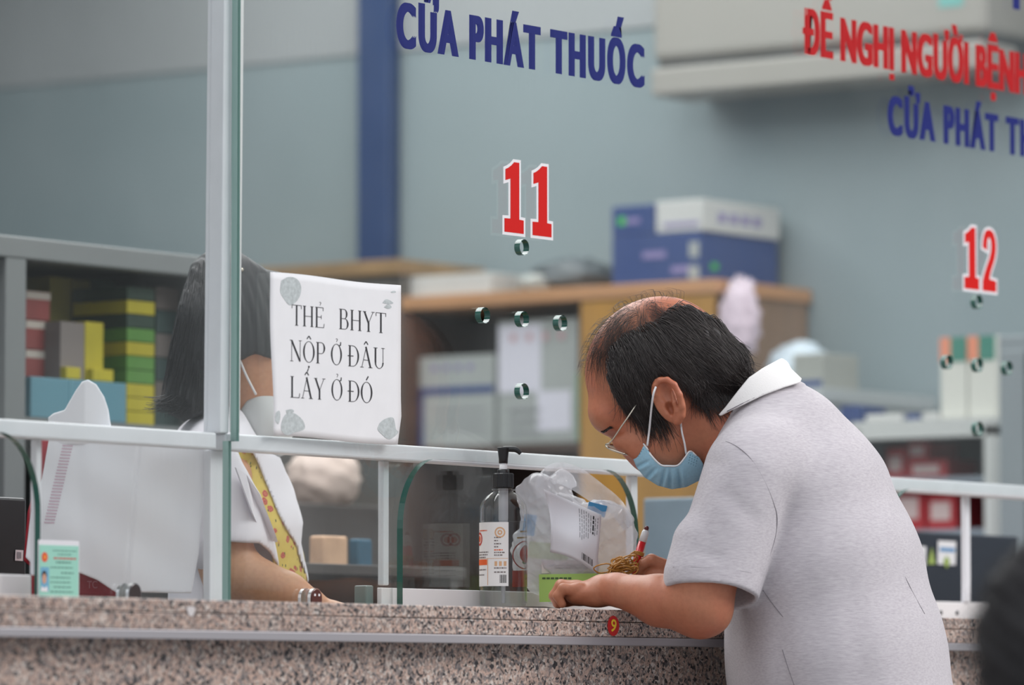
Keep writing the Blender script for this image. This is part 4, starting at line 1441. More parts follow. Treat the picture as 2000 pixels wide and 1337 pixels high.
# ------------------------------------------------------------------ sculpting: distance fields turned into one smooth surface
class Vol:
    """axis-aligned grid in body units (1 unit = 0.71 mm); x right, y down, w away from the viewer"""

    def __init__(s, lo, hi, h):
        s.lo = np.array(lo, float)
        s.h = h
        s.n = [int(math.ceil((b - a) / h)) + 1 for a, b in zip(lo, hi)]
        s.ax = [(s.lo[i] + h * np.arange(s.n[i])).astype(np.float32) for i in range(3)]
        s.d = np.full(s.n, 500.0, np.float32)

    def sub(s, lo, hi, pad):
        sl, ax = [], []
        for i in range(3):
            a = max(0, int((lo[i] - pad - s.lo[i]) / s.h))
            b = min(s.n[i], int((hi[i] + pad - s.lo[i]) / s.h) + 2)
            if b <= a:
                return None, None
            sl.append(slice(a, b))
            shp = [1, 1, 1]
            shp[i] = b - a
            ax.append(s.ax[i][a:b].reshape(shp))
        return tuple(sl), ax

    def add(s, prim, k=8.0, mode='u', pad=None):
        f, lo, hi = prim
        sl, ax = s.sub(lo, hi, (k * 2 + 14) if pad is None else pad)
        if sl is None:
            return s
        b = f(*ax).astype(np.float32)
        a = s.d[sl]
        if mode == 'u':
            h = np.clip(0.5 + 0.5 * (a - b) / k, 0, 1)
            s.d[sl] = a * (1 - h) + b * h - k * h * (1 - h)
        elif mode == 's':
            b = -b
            h = np.clip(0.5 - 0.5 * (a - b) / k, 0, 1)
            s.d[sl] = a * (1 - h) + b * h + k * h * (1 - h)
        elif mode == 'i':
            h = np.clip(0.5 - 0.5 * (a - b) / k, 0, 1)
            s.d[sl] = a * (1 - h) + b * h + k * h * (1 - h)
        return s

    def apply(s, fn):
        ax = [s.ax[0].reshape(-1, 1, 1), s.ax[1].reshape(1, -1, 1), s.ax[2].reshape(1, 1, -1)]
        s.d = fn(s.d, *ax).astype(np.float32)
        return s

    def front(s, x, y):
        """first surface met at (x, y) going away from the viewer"""
        i = int(round((x - s.lo[0]) / s.h))
        j = int(round((y - s.lo[1]) / s.h))
        c = s.d[min(max(i, 0), s.n[0] - 1), min(max(j, 0), s.n[1] - 1)]
        w = np.nonzero(c < 0)[0]
        if not len(w):
            return None
        k = w[0]
        if k == 0:
            return float(s.ax[2][0])
        t = c[k - 1] / (c[k - 1] - c[k])
        return float(s.ax[2][k - 1] + t * s.h)

    def val(s, p):
        g = (np.asarray(p, float) - s.lo) / s.h
        i = np.clip(np.floor(g).astype(int), 0, np.array(s.n) - 2)
        f = np.clip(g - i, 0, 1)
        r = 0
        for dx in (0, 1):
            for dy in (0, 1):
                for dz in (0, 1):
                    w = (f[..., 0] if dx else 1 - f[..., 0]) * (f[..., 1] if dy else 1 - f[..., 1]) * (f[..., 2] if dz else 1 - f[..., 2])
                    r = r + w * s.d[i[..., 0] + dx, i[..., 1] + dy, i[..., 2] + dz]
        return r

    def grad(s, p, e=3.0):
        p = np.asarray(p, float)
        g = np.stack([s.val(p + np.eye(3)[k] * e) - s.val(p - np.eye(3)[k] * e) for k in range(3)], -1)
        return g / (np.linalg.norm(g, axis=-1, keepdims=True) + 1e-9)

    def mesh(s):
        d = s.d
        neg = d < 0
        nx, ny, nz = s.n
        cnt = np.zeros((nx - 1, ny - 1, nz - 1), np.int8)
        C8 = [(a, b, c) for a in (0, 1) for b in (0, 1) for c in (0, 1)]
        for a, b, c in C8:
            cnt += neg[a:nx - 1 + a, b:ny - 1 + b, c:nz - 1 + c]
        act = (cnt > 0) & (cnt < 8)
        I = np.argwhere(act)
        idx = np.full(act.shape, -1, np.int64)
        idx[act] = np.arange(len(I))
        vals = {c: d[I[:, 0] + c[0], I[:, 1] + c[1], I[:, 2] + c[2]] for c in C8}
        acc = np.zeros((len(I), 3))
        num = np.zeros(len(I))
        for c in C8:
            for k in range(3):
                if c[k] == 0:
                    e = list(c)
                    e[k] = 1
                    e = tuple(e)
                    v0, v1 = vals[c], vals[e]
                    m = (v0 < 0) != (v1 < 0)
                    t = np.where(m, v0 / np.where(m, v0 - v1, 1), 0)
                    p = np.tile(np.array(c, float), (len(I), 1))
                    p[:, k] = t
                    acc[m] += p[m]
                    num[m] += 1
        V = s.lo + s.h * (I + acc / num[:, None])
        F = []
        for k in range(3):
            i2, i3 = (k + 1) % 3, (k + 2) % 3
            sl0 = [slice(0, n) for n in s.n]
            sl1 = list(sl0)
            sl0[k] = slice(0, s.n[k] - 1)
            sl1[k] = slice(1, s.n[k])
            ch = neg[tuple(sl0)] != neg[tuple(sl1)]
            E = np.argwhere(ch)
            ok = (E[:, i2] > 0) & (E[:, i3] > 0) & (E[:, i2] < s.n[i2] - 1) & (E[:, i3] < s.n[i3] - 1)
            E = E[ok]
            inside = neg[E[:, 0], E[:, 1], E[:, 2]]

            def cell(o2, o3):
                q = E.copy()
                q[:, i2] += o2
                q[:, i3] += o3
                return idx[q[:, 0], q[:, 1], q[:, 2]]
            Q = np.stack([cell(-1, -1), cell(0, -1), cell(0, 0), cell(-1, 0)], 1)
            Q[~inside] = Q[~inside][:, ::-1]
            F.append(Q)
        return V, np.concatenate(F)


def P3(a):
    return np.array(a, float)


def rcone(a, b, ra, rb, sw=1.0):
    """tapered limb from a to b; sw stretches it in depth"""
    a, b = P3(a), P3(b)

    def f(x, y, w):
        ax, ay, aw = a[0], a[1], a[2] / sw
        dx, dy, dw = b[0] - a[0], b[1] - a[1], (b[2] - a[2]) / sw
        L2 = dx * dx + dy * dy + dw * dw
        px, py, pw = x - ax, y - ay, w / sw - aw
        t = np.clip((px * dx + py * dy + pw * dw) / L2, 0, 1)
        return np.sqrt((px - t * dx) ** 2 + (py - t * dy) ** 2 + (pw - t * dw) ** 2) - (ra + (rb - ra) * t)
    r = np.array([max(ra, rb), max(ra, rb), max(ra, rb) * sw])
    return f, np.minimum(a, b) - r, np.maximum(a, b) + r


def ellip(c, r, ang=0.0, tilt=0.0):
    """ellipsoid; ang turns it in the picture plane (degrees), tilt leans its first axis into depth"""
    c = P3(c)
    ca, sa = math.cos(math.radians(ang)), math.sin(math.radians(ang))
    ct, stl = math.cos(math.radians(tilt)), math.sin(math.radians(tilt))
    rr = max(r)

    def f(x, y, w):
        px, py, pw = x - c[0], y - c[1], w - c[2]
        u = ca * px + sa * py
        v = -sa * px + ca * py
        u2 = ct * u + stl * pw
        w2 = -stl * u + ct * pw
        k0 = np.sqrt((u2 / r[0]) ** 2 + (v / r[1]) ** 2 + (w2 / r[2]) ** 2)
        k1 = np.sqrt((u2 / r[0] ** 2) ** 2 + (v / r[1] ** 2) ** 2 + (w2 / r[2] ** 2) ** 2)
        return k0 * (k0 - 1) / (k1 + 1e-6)
    return f, c - rr, c + rr


def chain(vol, pts, rads, k=4.0, sw=1.0):
    for a, b, r1, r2 in zip(pts, pts[1:], rads, rads[1:]):
        vol.add(rcone(a, b, r1, r2, sw), k)
    return vol


def poly_sdf(P, lo, hi):
    """extruded 2-D polygon (pixel outline) as a distance field; negative inside"""
    P = np.array(P, float)

    def f(x, y, w):
        X, Y = np.broadcast_arrays(x[:, :, 0], y[:, :, 0])
        d2 = np.full(X.shape, 1e12)
        ins = np.zeros(X.shape, bool)
        n = len(P)
        for i in range(n):
            a, b = P[i], P[(i + 1) % n]
            e = b - a
            t = np.clip(((X - a[0]) * e[0] + (Y - a[1]) * e[1]) / (e @ e + 1e-9), 0, 1)
            d2 = np.minimum(d2, (X - a[0] - t * e[0]) ** 2 + (Y - a[1] - t * e[1]) ** 2)
            c = (a[1] > Y) != (b[1] > Y)
            xi = a[0] + (Y - a[1]) / (b[1] - a[1] + 1e-12) * e[0]
            ins ^= c & (X < xi)
        d = np.sqrt(d2)
        d[ins] *= -1
        return np.broadcast_to(d[:, :, None], (d.shape[0], d.shape[1], w.shape[2]))
    return f, np.array(lo, float), np.array(hi, float)


def halfspace(p, nrm):
    p, nrm = P3(p), P3(nrm) / np.linalg.norm(nrm)

    def f(x, y, w):
        return (x - p[0]) * nrm[0] + (y - p[1]) * nrm[1] + (w - p[2]) * nrm[2]
    return f, np.array([-1e5] * 3), np.array([1e5] * 3)


class Frame:
    """places body units in the hall: the picture plane of the figure stands at a real depth D"""

    def __init__(s, D):
        s.D = D
        s.k = D / FOC
        s.o = CAM + D * FW

    def pt(s, p):
        p = np.atleast_2d(np.asarray(p, float))
        # depth shrinks the picture slightly; undo it so that limbs stay where the photo shows them
        g = s.k * (1 + p[:, 2:3] * s.k / s.D)
        return s.o + (p[:, 0:1] - 1000) * g * RT + (668.5 - p[:, 1:2]) * g * UP + p[:, 2:3] * s.k * FW


def sculpt(name, vol, fr, m, parent, smooth_iter=0):
    V, F = vol.mesh()
    W_ = fr.pt(V)
    inv = np.array(pmat(parent).inverted()) if parent is not None else np.eye(4)
    W_ = W_ @ inv[:3, :3].T + inv[:3, 3]
    me = bpy.data.meshes.new(name)
    me.vertices.add(len(W_))
    me.vertices.foreach_set('co', W_.astype(np.float32).ravel())
    me.loops.add(len(F) * 4)
    me.loops.foreach_set('vertex_index', F.astype(np.int32).ravel())
    me.polygons.add(len(F))
    me.polygons.foreach_set('loop_start', np.arange(0, len(F) * 4, 4, dtype=np.int32))
    me.polygons.foreach_set('use_smooth', np.ones(len(F), bool))
    me.update(calc_edges=True)
    me.validate()
    for mm in (m if isinstance(m, (list, tuple)) else [m]):
        me.materials.append(mm)
    o = bpy.data.objects.new(name, me)
    COL.objects.link(o)
    o.parent = parent
    return o


def ptube(name, fr, pts, rad, m, parent, n=8, sm=6):
    P = spline(pts, sm) if sm else [P3(p) for p in pts]
    W_ = fr.pt(np.array(P))
    r = rad * fr.k if np.isscalar(rad) else np.interp(np.linspace(0, 1, len(P)), np.linspace(0, 1, len(rad)), rad) * fr.k
    return tube(name, [Vector(q) for q in W_], r if np.isscalar(r) else list(r), m, parent, n)


def strands(name, fr, paths, rad, m, parent):
    """hair: each path an (n,3) array in body units, tapered three-sided strands in one mesh"""
    V, F = [], []
    base = 0
    for P in paths:
        W_ = fr.pt(P)
        n = len(W_)
        T = np.gradient(W_, axis=0)
        T /= np.linalg.norm(T, axis=1, keepdims=True) + 1e-12
        A = np.cross(T, FW)
        A /= np.linalg.norm(A, axis=1, keepdims=True) + 1e-9
        B = np.cross(T, A)
        r = (rad * fr.k * np.linspace(1.0, 0.25, n))[:, None]
        for c in range(3):
            an = 2 * math.pi * c / 3 + math.pi / 2
            V.append(W_ + r * (A * math.cos(an) + B * math.sin(an)))
        for i in range(n - 1):
            for c in range(3):
                c2 = (c + 1) % 3
                F.append((base + c * n + i, base + c2 * n + i, base + c2 * n + i + 1, base + c * n + i + 1))
        base += 3 * n
    V = np.concatenate(V)
    inv = np.array(pmat(parent).inverted())
    V = V @ inv[:3, :3].T + inv[:3, 3]
    F = np.array(F, np.int32)
    me = bpy.data.meshes.new(name)
    me.vertices.add(len(V))
    me.vertices.foreach_set('co', V.astype(np.float32).ravel())
    me.loops.add(len(F) * 4)
    me.loops.foreach_set('vertex_index', F.ravel())
    me.polygons.add(len(F))
    me.polygons.foreach_set('loop_start', np.arange(0, len(F) * 4, 4, dtype=np.int32))
    me.polygons.foreach_set('use_smooth', np.ones(len(F), bool))
    me.update(calc_edges=True)
    me.materials.append(m)
    o = bpy.data.objects.new(name, me)
    COL.objects.link(o)
    o.parent = parent
    return o


def skin_mat(name, col, red):
    m = bpy.data.materials.new(name)
    m.use_nodes = True
    t = m.node_tree
    b = t.nodes['Principled BSDF']
    co = t.nodes.new('ShaderNodeTexCoord')
    n = t.nodes.new('ShaderNodeTexNoise')
    n.inputs['Scale'].default_value = 14
    n.inputs['Detail'].default_value = 3
    t.links.new(co.outputs['Object'], n.inputs['Vector'])
    r = ramp(t, [(0.35, col), (0.68, red)])
    t.links.new(n.outputs['Fac'], r.inputs[0])
    n3 = t.nodes.new('ShaderNodeTexNoise')
    n3.inputs['Scale'].default_value = 160
    n3.inputs['Detail'].default_value = 3
    t.links.new(co.outputs['Object'], n3.inputs['Vector'])
    mu = t.nodes.new('ShaderNodeMixRGB')
    mu.blend_type = 'MULTIPLY'
    mu.inputs[0].default_value = 0.35
    r3 = ramp(t, [(0.3, (0.72, 0.66, 0.62)), (0.6, (1, 1, 1))])
    t.links.new(n3.outputs['Fac'], r3.inputs[0])
    t.links.new(r.outputs[0], mu.inputs[1])
    t.links.new(r3.outputs[0], mu.inputs[2])
    t.links.new(mu.outputs[0], b.inputs['Base Color'])
    b.inputs['Roughness'].default_value = 0.45
    b.inputs['Subsurface Weight'].default_value = 0.12
    b.inputs['Subsurface Radius'].default_value = (0.008, 0.003, 0.0015)
    b.inputs['Subsurface Scale'].default_value = 0.5
    v = t.nodes.new('ShaderNodeTexVoronoi')
    v.inputs['Scale'].default_value = 700
    t.links.new(co.outputs['Object'], v.inputs['Vector'])
    bp = t.nodes.new('ShaderNodeBump')
    bp.inputs['Strength'].default_value = 0.12
    bp.inputs['Distance'].default_value = 0.0006
    t.links.new(v.outputs['Distance'], bp.inputs['Height'])
    t.links.new(bp.outputs[0], b.inputs['Normal'])
    return m


def hair_mat(name, col, rough=0.32):
    m = mat(name, col, rough, 0.0, 0.6)
    return m

# ------------------------------------------------------------------ the man at the counter
FR = Frame(7.1)
base = FR.pt((1660, 1000, 0))[0]
man = thing('person', (base[0], base[1], 0.0), 'balding man in grey polo shirt, glasses and face mask leaning on the counter writing', 'person')
SKIN = skin_mat('tanned skin', lin((180, 118, 88)), lin((182, 106, 78)))
HAIR = hair_mat('black hair', (0.022, 0.018, 0.017), 0.5)
HAIRS = hair_mat('black hair sheen', (0.034, 0.026, 0.024), 0.38)
FV, UV_ = np.array([-0.73, 0.68]), np.array([-0.685, -0.728])     # face forward, head up in the picture
HA = math.degrees(math.atan2(FV[1], FV[0]))

body = Vol((1050, 556, -330), (1640, 1262, 320), 2.7)
# skull, face, jaw
body.add(ellip((1283, 718, 0), (145, 135, 104), HA), 1)
body.add(ellip((1284, 848, 0), (74, 100, 72), HA), 26)
body.add(ellip((1300, 865, 0), (66, 62, 66), HA), 22)
body.add(ellip((1186, 812, 0), (34, 40, 62), HA), 24)                      # brow
body.add(rcone((1206, 864, 0), (1250, 896, 0), 9, 15), 12)                 # nose
for sg in (-1, 1):
    body.add(ellip((1197, 868, 44 * sg), (17, 24, 24), HA), 14, 's')         # eye socket
    body.add(ellip((1214, 864, 43 * sg), (17, 17, 17)), 5)                    # closed lid
    body.add(ellip((1246, 868, 55 * sg), (30, 36, 18), HA), 14)              # cheek bone
# neck
body.add(rcone((1335, 775, 0), (1450, 870, 0), 74, 84, 0.92), 26)
# chest inside the shirt ties neck and arms together
body.add(rcone((1490, 880, -150), (1490, 880, 150), 62, 62), 30)
# ears
for sg in (-1, 1):
    wq = lambda v: v * sg
    body.add(ellip((1306, 781, wq(113)), (29, 50, 9), -27), 5)
    hel = [(1290, 784, wq(114)), (1281, 770, wq(118)), (1280, 753, wq(122)), (1288, 743, wq(126)), (1303, 741, wq(130)), (1317, 751, wq(132)), (1327, 770, wq(132)), (1332, 793, wq(128)), (1331, 811, wq(122)), (1323, 822, wq(116))]
    body.add(ellip((1300, 768, wq(126)), (15, 24, 12), -27), 3, 's')
    body.add(ellip((1309, 797, wq(126)), (10, 15, 19), -20), 3, 's')
    chain(body, hel, [4, 5, 5.2, 5.5, 5.8, 6.2, 6.4, 6.8, 7.8, 9], 2.5)
    chain(body, [(1313, 764, wq(123)), (1317, 786, wq(125)), (1321, 803, wq(123)), (1318, 815, wq(119))], [3.5, 4.5, 4.5, 5], 3)
    chain(body, [(1297, 798, wq(112)), (1303, 808, wq(116))], [4.5, 5], 4)
# near arm: upper arm, elbow, forearm, wrist
body.add(rcone((1452, 930, -205), (1376, 1120, -245), 60, 63), 12)
body.add(rcone((1376, 1120, -245), (1368, 1182, -246), 63, 62), 20)
body.add(rcone((1368, 1182, -246), (1288, 1172, -205), 61, 49), 18)
body.add(rcone((1288, 1172, -205), (1204, 1151, -150), 49, 31), 16)
body.add(ellip((1398, 1206, -252), (20, 22, 26), 30), 16)
# near hand resting on the counter, fingers curled under
body.add(rcone((1204, 1151, -150), (1178, 1150, -128), 30, 30, 1.0), 14)
body.add(ellip((1150, 1157, -105), (48, 25, 56), -8, 8), 16)
body.add(ellip((1166, 1168, -125), (32, 17, 30), 0), 10)
fing = [(-142, 0.0, 10.5), (-116, 3.0, 11.5), (-90, 4.0, 12), (-64, 1.0, 11.5)]
for i, (w, up, r) in enumerate(fing):
    k = 4 if i == 0 else 0
    chain(body, [(1128 + k, 1152 - up, w), (1096 + k, 1149 - up * 1.5, w + 4), (1083 + k * 1.5, 1163, w + 6), (1090 + k * 2, 1179, w + 8)], [r + 3, r, r - 1, r - 2.5], 4)
    body.add(ellip((1126 + k, 1146 - up, w), (13, 9, 11)), 6)
chain(body, [(1170, 1160, -70), (1135, 1168, -40), (1105, 1172, -38), (1088, 1178, -42)], [17, 14, 12, 9], 6)
# far arm and writing hand
body.add(rcone((1480, 930, 200), (1440, 1110, 235), 58, 56), 12)
body.add(rcone((1440, 1110, 235), (1395, 1135, 170), 56, 46), 16)
body.add(rcone((1395, 1135, 170), (1318, 1120, 84), 42, 27), 14)
body.add(ellip((1288, 1124, 62), (40, 32, 36), -10, -20), 14)
chain(body, [(1296, 1104, 40), (1272, 1093, 34), (1257, 1100, 36), (1247, 1114, 42)], [14, 11.5, 10, 8.5], 5)
chain(body, [(1276, 1108, 72), (1255, 1098, 74), (1246, 1112, 62), (1240, 1126, 52)], [13, 11, 10, 8.5], 4)
chain(body, [(1272, 1122, 92), (1248, 1122, 92), (1238, 1138, 80), (1244, 1152, 66)], [13, 11, 10, 9], 4)
chain(body, [(1276, 1138, 104), (1254, 1142, 106), (1246, 1158, 96), (1254, 1170, 84)], [12, 11, 10, 9], 4)
chain(body, [(1282, 1150, 108), (1264, 1158, 112), (1260, 1172, 104), (1268, 1180, 94)], [11, 10, 9, 8], 4)
bo = sculpt('body', body, FR, SKIN, man)

# hair: a dense cap at the back and sides with strands over it
DH = [(1188, 728), (1200, 700), (1228, 682), (1262, 672), (1296, 655), (1318, 622), (1345, 596), (1420, 630), (1475, 700), (1466, 742), (1436, 756), (1400, 762), (1372, 768), (1352, 770),
      (1342, 756), (1330, 742), (1306, 730), (1287, 735), (1276, 752), (1280, 782), (1300, 808), (1290, 818), (1262, 812), (1235, 808), (1207, 790), (1195, 762), (1184, 735)]
hv = Vol((1150, 560, -150), (1500, 840, 150), 2.6)
hv.add(ellip((1283, 718, 0), (153, 143, 111), HA), 1)
hv.add(ellip((1372, 698, 0), (86, 62, 92), 28), 24)
hv.add(ellip((1415, 722, 0), (46, 44, 74), 40), 18)
hv.add(ellip((1265, 775, 0), (60, 60, 101), HA), 12)
pf, lo_, hi_ = poly_sdf(DH, (1150, 560, -150), (1500, 840, 150))
hv.add((pf, lo_, hi_), 9, 'i', 200)
hv.apply(lambda d, x, y, w: d + 1.7 * np.sin(0.31 * (x * 0.8 - y * 0.45) + 0.05 * w + 2 * np.sin(0.06 * y)) * np.sin(0.05 * y + 1) + 1.0 * np.sin(0.55 * x - 0.2 * y + 3 * np.sin(0.04 * y)))
hairo = sculpt('hair', hv, FR, HAIR, man)

head = Vol((1050, 540, -170), (1520, 900, 170), 3.0)
head.add(ellip((1283, 718, 0), (145, 135, 104), HA), 1)
head.add(ellip((1284, 848, 0), (74, 100, 72), HA), 26)
head.add(ellip((1186, 812, 0), (34, 40, 62), HA), 24)
head.add(rcone((1335, 775, 0), (1450, 870, 0), 74, 84, 0.92), 26)
for pr in (ellip((1372, 698, 0), (84, 60, 90), 28), ellip((1415, 722, 0), (44, 42, 72), 40)):
    head.add(pr, 20)
head.add(ellip((1283, 718, 0), (150, 140, 109), HA), 1)
rng = np.random.RandomState(4)


def in_poly(P, x, y):
    c = False
    n = len(P)
    for i in range(n):
        a, b = P[i], P[(i + 1) % n]
        if (a[1] > y) != (b[1] > y) and x < a[0] + (y - a[1]) / (b[1] - a[1]) * (b[0] - a[0]):
            c = not c
    return c


EARP = [(1276, 752), (1290, 736), (1312, 740), (1332, 765), (1338, 800), (1331, 826), (1304, 814), (1284, 788)]


def clip_ear(paths):
    out = []
    for P in paths:
        n = len(P)
        for i in range(len(P)):
            if P[i][2] < 0 and in_poly(EARP, P[i][0], P[i][1]):
                n = i
                break
        if n > 2:
            out.append(P[:n])
    return out


def comb(roots, ln, seg, off, whorl=(1215, 600, 0), grav=0.35, back=0.35, jit=0.12, lift=0.0):
    p = roots.copy()
    N = len(p)
    path = [p - head.grad(p) * 3]
    cl = np.floor(roots[:, :2] / 17 + 0.35 * np.sin(roots[:, 1:2] * 0.11)).astype(int)
    key = (cl[:, 0] * 7919 + cl[:, 1] * 104729) % 997
    jc = rng.randn(997, 3)[key]
    jd = rng.randn(N, 3) * jit * 0.6 + jc * jit * 1.2
    off = off + np.abs(rng.randn(997)[key]) * 1.2
    curl = rng.randn(N) * 0.02
    for s in range(seg):
        r = p - np.array(whorl)
        r /= np.linalg.norm(r, axis=1, keepdims=True) + 1e-6
        d = r + np.array([back, grav, 0]) * np.ones((N, 1)) + jd
        g = head.grad(p)
        v = head.val(p)
        near = (v < 14)[:, None]
        d = np.where(near, d - g * np.sum(d * g, 1, keepdims=True), d)
        d[:, 1] += s * grav * 0.12
        d[:, 0] += curl * s * 3
        d /= np.linalg.norm(d, axis=1, keepdims=True) + 1e-6
        p = p + d * (ln / seg)[:, None]
        v = head.val(p)
        g = head.grad(p)
        tgt = off + lift * s
        push = np.where(v < tgt, tgt - v, np.where(v < tgt + 6, (tgt - v) * 0.5, 0))
        p = p + g * push[:, None]
        path.append(p)
    return np.stack(path, 1)


roots = []
DR = [(1182, 700), (1192, 668), (1218, 648), (1252, 632), (1284, 622), (1304, 600), (1326, 588), (1420, 630), (1462, 690), (1450, 735), (1425, 752), (1400, 758), (1372, 762), (1352, 766),
      (1342, 755), (1330, 738), (1306, 726), (1285, 731), (1272, 752), (1276, 782), (1284, 802), (1262, 804), (1235, 800), (1207, 782), (1196, 755), (1186, 730)]
while len(roots) < 6500:
    x, y = rng.uniform(1175, 1470), rng.uniform(580, 810)
    if in_poly(DR, x, y):
        w = head.front(x, y)
        if w is None:
            continue
        roots.append((x, y, w if rng.rand() < 0.86 else -w))
roots = np.array(roots)
ln = rng.uniform(40, 100, len(roots))
paths = comb(roots, ln, 9, rng.uniform(0.5, 7, len(roots)))
cp_ = clip_ear(paths)
strands('hair_strands', FR, [P for i, P in enumerate(cp_) if i % 6], 0.85, HAIRS, man)
HAIRL = hair_mat('hair highlight tone', (0.10, 0.085, 0.078), 0.4)
strands('hair_highlights', FR, [P for i, P in enumerate(cp_) if i % 6 == 0], 0.7, HAIRL, man)  # every sixth strand is lighter, painting streaky highlights into the hair
# a few longer locks at the nape, turned up and hanging over the neck
roots = []
while len(roots) < 300:
    x, y = rng.uniform(1345, 1462), rng.uniform(690, 764)
    w = head.front(x, y)
    if w is not None and (x - 1340) * 0.2 + y > 742:
        roots.append((x, y, w))
roots = np.array(roots)
paths = comb(roots, rng.uniform(34, 70, len(roots)), 9, rng.uniform(3, 8, len(roots)), grav=1.3, back=0.15, jit=0.4)
strands('nape_hair', FR, list(paths), 0.95, HAIRS, man)
roots = []
while len(roots) < 60:
    x, y = rng.uniform(1405, 1462), rng.uniform(650, 735)
    w = head.front(x, y)
    if w is not None:
        roots.append((x, y, w * rng.uniform(0.0, 0.8)))
paths = comb(np.array(roots), rng.uniform(25, 60, 60), 9, rng.uniform(6, 12, 60), grav=0.1, back=1.0, jit=0.5, lift=0.6)
strands('loose_hair', FR, list(paths), 0.8, HAIRS, man)
# thin hair over the bald crown and wisps along the brow
roots = []
TOP = [(1160, 660), (1185, 620), (1230, 590), (1262, 580), (1310, 590), (1300, 615), (1250, 645), (1200, 668), (1178, 700), (1155, 690)]
while len(roots) < 950:
    x, y = rng.uniform(1145, 1320), rng.uniform(572, 700)
    if in_poly(TOP, x, y):
        w = head.front(x, y)
        if w is not None:
            roots.append((x, y, w * rng.choice([1, 1, 1, -1])))
roots = np.array(roots)
paths = comb(roots, rng.uniform(40, 90, len(roots)), 8, rng.uniform(0.5, 3, len(roots)), whorl=(1290, 610, 0), grav=0.5, back=0.45, jit=0.3)
strands('crown_hair', FR, list(paths), 0.29, HAIRS, man)
roots = []
for t in np.linspace(0, 1, 110):
    a = math.radians(178 - 105 * t + rng.uniform(-2, 2))
    q = np.array([1283, 718]) + 145 * math.cos(a) * np.array([1, 0]) * 0.985 - 138 * math.sin(a) * np.array([0, 1])
    roots.append((q[0] + 4, q[1] + 4, rng.uniform(-50, 40)))
roots = np.array(roots)
roots = roots - head.grad(roots) * head.val(roots)[:, None]
paths = comb(roots, rng.uniform(16, 34, len(roots)), 6, rng.uniform(3, 9, len(roots)), whorl=(1330, 640, 0), grav=0.2, back=-0.1, jit=0.5, lift=0.5)
strands('brow_wisps', FR, list(paths), 0.36, HAIRS, man)
# eyebrows
eb = []
for sg in (-1, 1):
    for i in range(70):
        t = rng.rand()
        p = np.array([1176 + 13 * t, 838 + 6 * t + rng.uniform(-4, 3), sg * (22 + 42 * t)])
        for _ in range(3):
            p = p - body.grad(p[None])[0] * body.val(p[None])[0]
        g = body.grad(p[None])[0]
        d = np.array([0.5, 0.3 + rng.uniform(-.3, .3), sg * 0.7])
        d -= g * d.dot(g)
        eb.append(np.array([p - g, p + d * 5 + g * 1.5, p + d * 10 + g * 1.5]))
strands('eyebrow', FR, eb, 0.8, HAIR, man)

# ------------------------------------------------------------------ mask, its straps, the spectacles
MASK = mat('pale blue mask cloth', lin((150, 192, 212)), 0.75, noise=0.05, nscale=300, bump=0.15, bscale=900)
MP = [(1231, 873), (1234, 890), (1243, 912), (1259, 932), (1285, 948), (1312, 955), (1340, 951), (1370, 936), (1374, 906), (1366, 893), (1347, 879),
      (1337, 893), (1324, 908), (1290, 907), (1272, 889), (1263, 873), (1252, 861)]
mk = Vol((1200, 840, -110), (1400, 975, 110), 1.8)
mk.add(ellip((1298, 884, 0), (96, 84, 82), 15), 1)
for a, b, r in (((1284, 910, 0), (1262, 934, 0), 2.2), ((1300, 911, 0), (1291, 950, 0), 2.4), ((1308, 912, 0), (1309, 955, 0), 2.0), ((1324, 912, 0), (1330, 953, 0), 2.4), ((1270, 898, 0), (1244, 912, 0), 1.8)):
    a, b = P3(a), P3(b)

    def pleat(d, x, y, w, a=a, b=b, r=r):
        e = b - a
        t_ = np.clip(((x - a[0]) * e[0] + (y - a[1]) * e[1]) / (e[0] ** 2 + e[1] ** 2), 0, 1.3)
        sd = ((x - a[0]) * e[1] - (y - a[1]) * e[0]) / math.hypot(e[0], e[1])
        fall = np.clip(((x - a[0]) * e[0] + (y - a[1]) * e[1]) / (e[0] ** 2 + e[1] ** 2) * 2, 0, 1)
        return d + fall * (r * 2.2 * np.exp(-(sd / 3.0) ** 2) - r * 1.3 * np.exp(-((sd - 7) / 4.5) ** 2))
    mk.apply(pleat)
mk.add(poly_sdf(MP, (1200, 840, -110), (1400, 975, 110)), 2.5, 'i', 200)
masko = sculpt('face_mask', mk, FR, MASK, man)
bind = [(1232, 873), (1242, 865), (1252, 861.5), (1263, 873), (1272, 888), (1290, 906), (1307, 908.5), (1324, 907), (1337, 893), (1347, 880), (1357, 886), (1368, 896)]
P = []
for x, y in spline(bind, 4):
    w = mk.front(x + 0.5, y + 2.2)
    P.append((x, y + 1, (w if w is not None else -60) - 0.3))
WBIND = mat('white mask edge', (0.78, 0.78, 0.79), 0.8)
ptube('mask_binding', FR, P[8:42], 1.7, WBIND, man, 6, 0)
for a in (((1264, 870), (1268, 840), (1272, 800), (1276, 770), (1281, 755)), ((1340, 886), (1337, 866), (1332, 845), (1330, 830), (1329, 818))):
    P = []
    for i, (x, y) in enumerate(a):
        w = min(body.front(x, y) or -60, hv.front(x, y) or -60 if a[0][0] < 1300 else -60)
        P.append((x, y, w - ((5, 12, 15, 10, 2) if a[0][0] < 1300 else (4, 6, 5, 3, -2))[i]))
    ptube('mask_strap', FR, P, 2.1, WBIND, man, 6, 6)
